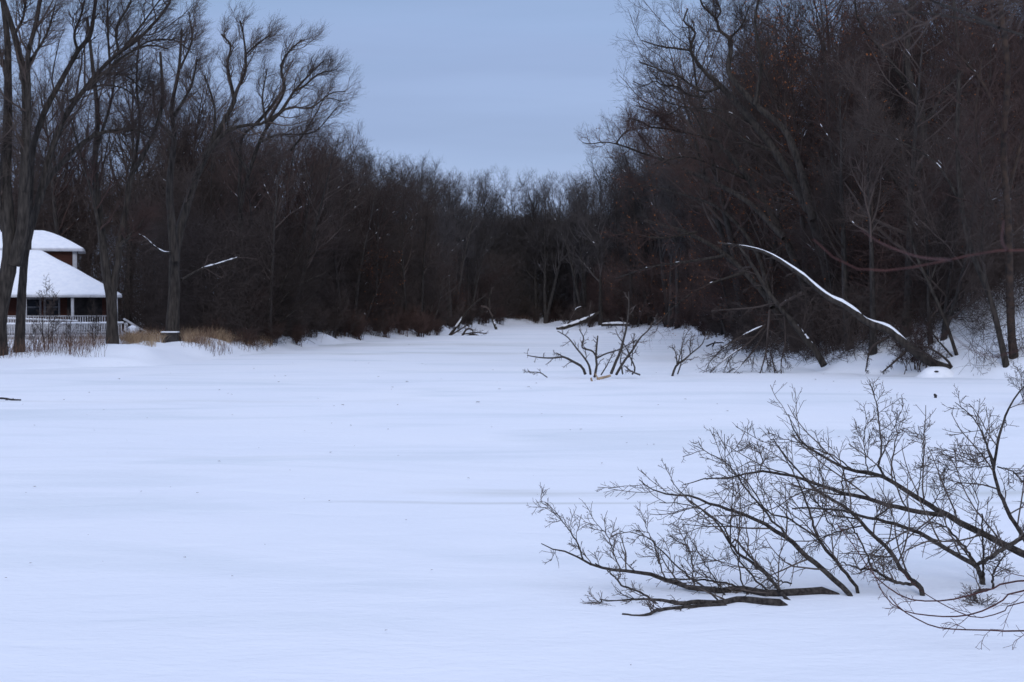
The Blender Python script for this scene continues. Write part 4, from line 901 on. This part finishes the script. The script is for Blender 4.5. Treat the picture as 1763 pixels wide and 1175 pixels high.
ice_shrub('fallen_bough', 'uppermost long thick bough slanting in from the right edge with tall thin shoots', 'branch', W(1763, 955, 21.8),
    [(f7([(1900, 700), (1763, 642), (1700, 612), (1600, 562), (1500, 512), (1420, 466), (1350, 420), (1280, 376), (1240, 360), (1160, 350), (1080, 310), (1000, 262), (960, 215), (935, 150)]), 21.4, 23.5, 14, 1.5), (f7([(1480, 505), (1380, 490), (1290, 468), (1200, 445), (1120, 425), (1030, 395), (960, 370), (890, 358), (830, 350), (740, 372), (640, 380), (560, 400)]), 22.1, 22.6, 8.5, 1.4),
     (f7([(1275, 372), (1252, 330), (1262, 270), (1252, 180), (1240, 100), (1218, 28)]), 22.7, 23.2, 4.4, 1.2), (f7([(1262, 300), (1300, 210), (1328, 140)]), 22.8, 23.2, 2.4, 1), (f7([(1160, 350), (1100, 300), (1000, 262), (930, 240), (870, 240)]), 23, 23.4, 2.6, 1), (f7([(1130, 345), (1125, 400), (1140, 480)]), 23, 22.6, 2.6, 1.6),
     (f7([(1390, 445), (1400, 350), (1405, 260), (1390, 190)]), 22.4, 22.8, 2, .9), (f7([(1590, 555), (1600, 450), (1560, 380), (1480, 330), (1430, 320)]), 21.9, 22.6, 2, .8), (f7([(835, 350), (840, 300), (790, 240)]), 22.4, 22.8, 2.2, 1), (f7([(1440, 470), (1480, 400), (1480, 370)]), 22.3, 22.6, 2, 1), (f7([(1215, 360), (1200, 260), (1210, 160)]), 22.7, 23, 2.4, 1)],
    407, **fk(tw=11))
ice_shrub('fallen_bough', 'upright bough at the right edge, forking into two tall twiggy arms', 'branch', W(1763, 935, 22),
    [(f7([(1800, 640), (1763, 590), (1740, 550), (1710, 500), (1680, 430), (1657, 345), (1665, 280), (1682, 210), (1700, 150), (1740, 80), (1790, 20)]), 22, 23, 8.5, 2), (f7([(1655, 338), (1640, 285), (1612, 205), (1570, 150), (1520, 108)]), 22.4, 23, 4.5, 1.2), (f7([(1640, 300), (1600, 320), (1550, 300), (1480, 270)]), 22.4, 22.6, 2.4, 1),
     (f7([(1660, 330), (1590, 335), (1500, 300)]), 22.4, 22, 2, .9), (f7([(1670, 335), (1720, 350), (1763, 390)]), 22.4, 22.2, 2.6, 1.2)],
    408, **fk(tw=12, M2=5))
# red-stemmed shoots hanging in from the right bank
ice_shrub('red_stem_shrub', 'thin reddish shoots arching low over the snow in the lower right corner', 'shrub', W(2300, 1150, 17.5),
    [(f7([(2900, 1000), (2300, 740), (1763, 736), (1650, 765), (1560, 790), (1480, 806), (1370, 803), (1300, 770), (1230, 710), (1170, 620), (1100, 530)]), 17.5, 18.6, 5.5, 1.4), (f7([(2900, 1000), (2300, 700), (1763, 770), (1680, 812), (1600, 848), (1520, 862), (1420, 857), (1330, 838), (1270, 785), (1230, 700)]), 17.5, 18, 5.5, 1.6),
     (f7([(2900, 1000), (2300, 890), (1763, 912), (1650, 910), (1530, 907), (1450, 898), (1390, 872), (1330, 836), (1290, 790)]), 17.4, 17.3, 5, 1.8), (f7([(2900, 1000), (2300, 760), (1763, 810), (1700, 840), (1600, 866), (1500, 830), (1400, 770), (1330, 700)]), 17.6, 18.2, 4.5, 1.2),
     (f7([(2900, 1000), (2300, 800), (1763, 720), (1700, 700)]), 17.6, 18.2, 4.5, 1.2)],
    410, K=40, tw=4, l1=.10, rr=(.0025, .002, .002), caps=(.004, .003, .002), lv=2, mt=M_red, mtt=M_red, t0=.6, sides=6, jit=.0)
# near out-of-focus twigs
ice_shrub('red_stem_shrub', 'blurred reddish twig bowing across the dark woods at the right, close to the camera', 'shrub', W(3000, 1800, 5),
    [([(3300, 2700), (2700, 1100), (2100, 470), (1763, 431), (1735, 430), (1680, 438), (1600, 455), (1530, 466), (1470, 462), (1430, 440), (1400, 412)], 3.6, 4.6, 9, 2.2), ([(1640, 448), (1580, 442), (1520, 420), (1480, 395)], 4.1, 4.5, 4, 1.5), ([(1735, 432), (1725, 415), (1728, 380)], 3.9, 4, 5, 2), ([(2100, 470), (1763, 600), (1690, 610), (1640, 580)], 3.8, 4.2, 3, 1.5)],
    411, K=60, tw=0, t0=.7, l1=.03, lv=2, rr=(.0015, .001, .001), caps=(.002, .0015, .001), mt=M_red, mtt=M_red, sides=7, jit=0, lm=(.05, .02, .01))
ice_shrub('overhanging_branch', 'blurred brown branch hanging across the top right corner close to the camera', 'branch', W(2600, 500, 6),
    [([(3400, 2900), (3000, 1200), (2500, 350), (2000, 130), (1763, 62), (1700, 42), (1620, 26), (1540, 20), (1485, 28)], 5, 5.6, 15, 3), ([(1720, 48), (1660, 22), (1600, 0), (1560, -20)], 5.4, 5.7, 6, 3), ([(2000, 60), (1800, 8), (1740, -6), (1680, -12)], 5.4, 5.6, 7, 3)],
    412, K=60, tw=5, l1=.05, mt=M_bark, mtt=M_twig, lv=2, t0=.6, sides=8, jit=0, rr=(.003, .002, .002), caps=(.006, .003, .002))
# twiggy shrub at the right edge on the shore
place(shr[0], 'bare_shrub', *W(1782, 700, 60)[:2], 'leafless twiggy shrub cut by the right edge of the photo at the near shore', 'shrub', None, .6, z=0)

# ------------------------------------------------------------------ dry grass, weeds, leaves
def blades(name, C, H, mt, seed, spread=.35, r=.006, parent=None, **kw):
    gg = np.random.default_rng(seed); n = len(C)
    d = nrm(np.stack([gg.normal(size=n)*spread, gg.normal(size=n)*spread, np.ones(n)], -1)); p = C; out = [p]; L = gg.uniform(.5, 1.15, (n, 1))*H
    for k in range(3):
        p = p+d*L/3; out.append(p); d = nrm(d+np.array([gg.uniform(-.1, .25), 0, -.22])+gg.normal(size=d.shape)*.12)
    V, F = tubes(np.stack(out, 1), np.full((n, 1), r)*np.array([[1, .9, .7, .3]])*gg.uniform(.6, 1.3, (n, 1)), 3)
    if parent is not None: V = local(V, parent)
    return link(name, mesh(name, V, F, mt), parent, **kw)
gg = np.random.default_rng(90)
def onbank(px, Y): p = W(px, 600, Y); return p[..., 0], p[..., 1]
def patch(n, px0, px1, Y0, Y1):
    Y = gg.uniform(Y0, Y1, n); px = gg.uniform(px0, px1, n); X = (px-881.5)/FPX*Y; return np.stack([X, Y, terrain(X, Y)-.03], -1)
def clump(n, px, Y, s):
    X0 = (px-881.5)/FPX*Y; X = X0+gg.normal(size=n)*s; Yy = Y+gg.normal(size=n)*s; return np.stack([X, Yy, terrain(X, Yy)-.03], -1)
C = np.concatenate([patch(900, 0, 180, 104, 112), patch(3600, 205, 282, 106, 114), patch(6500, 300, 400, 110, 122), patch(5000, 380, 470, 120, 136), patch(4500, 440, 740, 128, 178)])
k = terrain(C[:, 0], C[:, 1]) > .25; C = C[k]; px_ = 881.5+FPX*C[:, 0]/C[:, 1]; k = (vn(C[:, 0], C[:, 1], 1.1, 20)+.6*vn(C[:, 0], C[:, 1], .4, 21) > .13) & (gg.uniform(0, 1, len(C)) < .6) & ~((px_ > 268) & (px_ < 316) & (C[:, 1] < 113)); C = C[k]
blades('dry_grass', C, .8, M_grass, 91, kind='stuff', label='tan dry grass sticking out of the snow along the left bank')
C = np.concatenate([patch(1300, 0, 185, 97, 112), patch(2200, 205, 470, 108, 128), patch(500, 440, 800, 128, 180), patch(900, 1000, 1200, 195, 235), patch(700, 860, 1000, 259, 264)])
px_ = 881.5+FPX*C[:, 0]/C[:, 1]; k = (terrain(C[:, 0], C[:, 1]) > .1) & (vn(C[:, 0], C[:, 1], 2.1, 22) > -.12) & ~((px_ > 272) & (px_ < 312) & (C[:, 1] < 113)); C = C[k]
blades('dead_weeds', C, 1.0, M_weed, 92, .25, .008, kind='stuff', label='brown dead weed stems standing along the left bank')
for px, Y, s, lb in ((376, 118, .28, 'large tan grass tuft bending over the edge of the snow drift'), (262, 110, .35, 'bushy tan grass clump right of the porch stairs'), (230, 109, .3, 'tan grass clump directly below the stair rail'), (330, 115, .35, 'tan grass clump right of the dark box'), (463, 134, .3, 'small tan grass clump right of the shore tree fork'), (722, 178, .5, 'low tan grass clump at the tip of the left shore brush')):
    C = clump(210, px, Y, s); rt = thing('grass_tuft', lb, 'grass tuft', (C[:, 0].mean(), C[:, 1].mean(), C[:, 2].mean()), 'tan grass tufts on the left bank')
    blades('blades', C, .85, M_grass, int(px), .4, .008, rt)
# saplings in front of the porch
for px, Y, h, lb in ((85, 104, 4.2, 'thin bare sapling reaching up before the porch roof'), (165, 106, 2.8, 'short bare sapling left of the V-forked tree'), (120, 105, 2.2, 'low bare bush in front of the deck railing'), (60, 103, 2.0, 'small bare bush beside the second trunk from the left')):
    x = (px-881.5)/FPX*Y; place(sapl, 'sapling', x, Y, lb, 'sapling', None, h/3*.9, hs=1.2)
# snow-capped bush and evergreen by the house
x = (228-881.5)/FPX*115; place(shr[2], 'bare_shrub', x, 115, 'round bush with a snow cap at the bottom of the porch stairs', 'shrub', None, .4)
bo = [o for o in COL.objects if o.get('label', '').startswith('round bush with a snow')][0]
blob('snow_cap', (0, 0, 1.6), (1.0, .9, .7), M_snowb, bo, 5)
# specks: dead leaves blown on the river snow
LV = [(823, 696), (525, 746), (1000, 742), (499, 815), (150, 717), (60, 737), (548, 689), (446, 775), (610, 772), (152, 931), (318, 968), (10, 1000), (1086, 1159), (925, 855), (930, 877), (177, 974), (704, 595), (733, 631), (700, 659), (635, 628), (612, 624), (1070, 722), (935, 685), (1133, 700), (1180, 690), (393, 680), (287, 671), (205, 655), (110, 690), (760, 655), (1500, 745), (1444, 757), (1130, 644), (340, 855), (860, 672), (590, 700), (480, 660), (900, 640)]
Vl, Fl = leafmesh(np.zeros((1, 3)), 1.0, np.random.default_rng(3))
Vd, Fd = merge([(np.array([(-1, 0, 0), (-.5, .35, .12), (0, .5, .2), (0, 0, .02)]), np.array([(0, 3, 2, 1)])), (np.array([(0, 0, .02), (0, .5, .2), (.6, .4, .1), (1.1, 0, .15)]), np.array([(0, 3, 2, 1)])),
               (np.array([(-1, 0, 0), (-.5, -.35, .15), (0, -.5, .25), (0, 0, .02)]), np.array([(0, 1, 2, 3)])), (np.array([(0, 0, .02), (0, -.5, .25), (.6, -.35, .12), (1.1, 0, .15)]), np.array([(0, 1, 2, 3)]))])
gl = np.random.default_rng(8)
LV += [(gl.uniform(20, 1500), YH+10800/gl.uniform(17, 100)) for _ in range(75)]
LV = [p_ for p_ in LV if p_[1] < 640 or p_[0] < 1500]
ml = mesh('fallen_leaf', Vd, Fd, M_leafb, False)
for k, (px, py) in enumerate(LV):
    Y = CAMZ*FPX/(py-YH)*1.0; p = W(px, py, Y); s_ = min(.0010*Y, .07)*rng.uniform(.5, 1.2)
    if k == 0: s_ = .11
    o = thing('fallen_leaf', 'large dark leaf alone on the snow in mid river' if k == 0 else 'small brown dead leaf lying on the river snow', 'leaf', (p[0], Y, .035+float(river(p[0], Y))), None if k == 0 else 'dead leaves scattered on the river snow', ml)
    o.scale = (s_, s_, s_); o.rotation_euler = (0, 0, rng.uniform(0, 6))
print('objects', len(bpy.data.objects), 'faces', sum(len(m.polygons) for m in bpy.data.meshes))
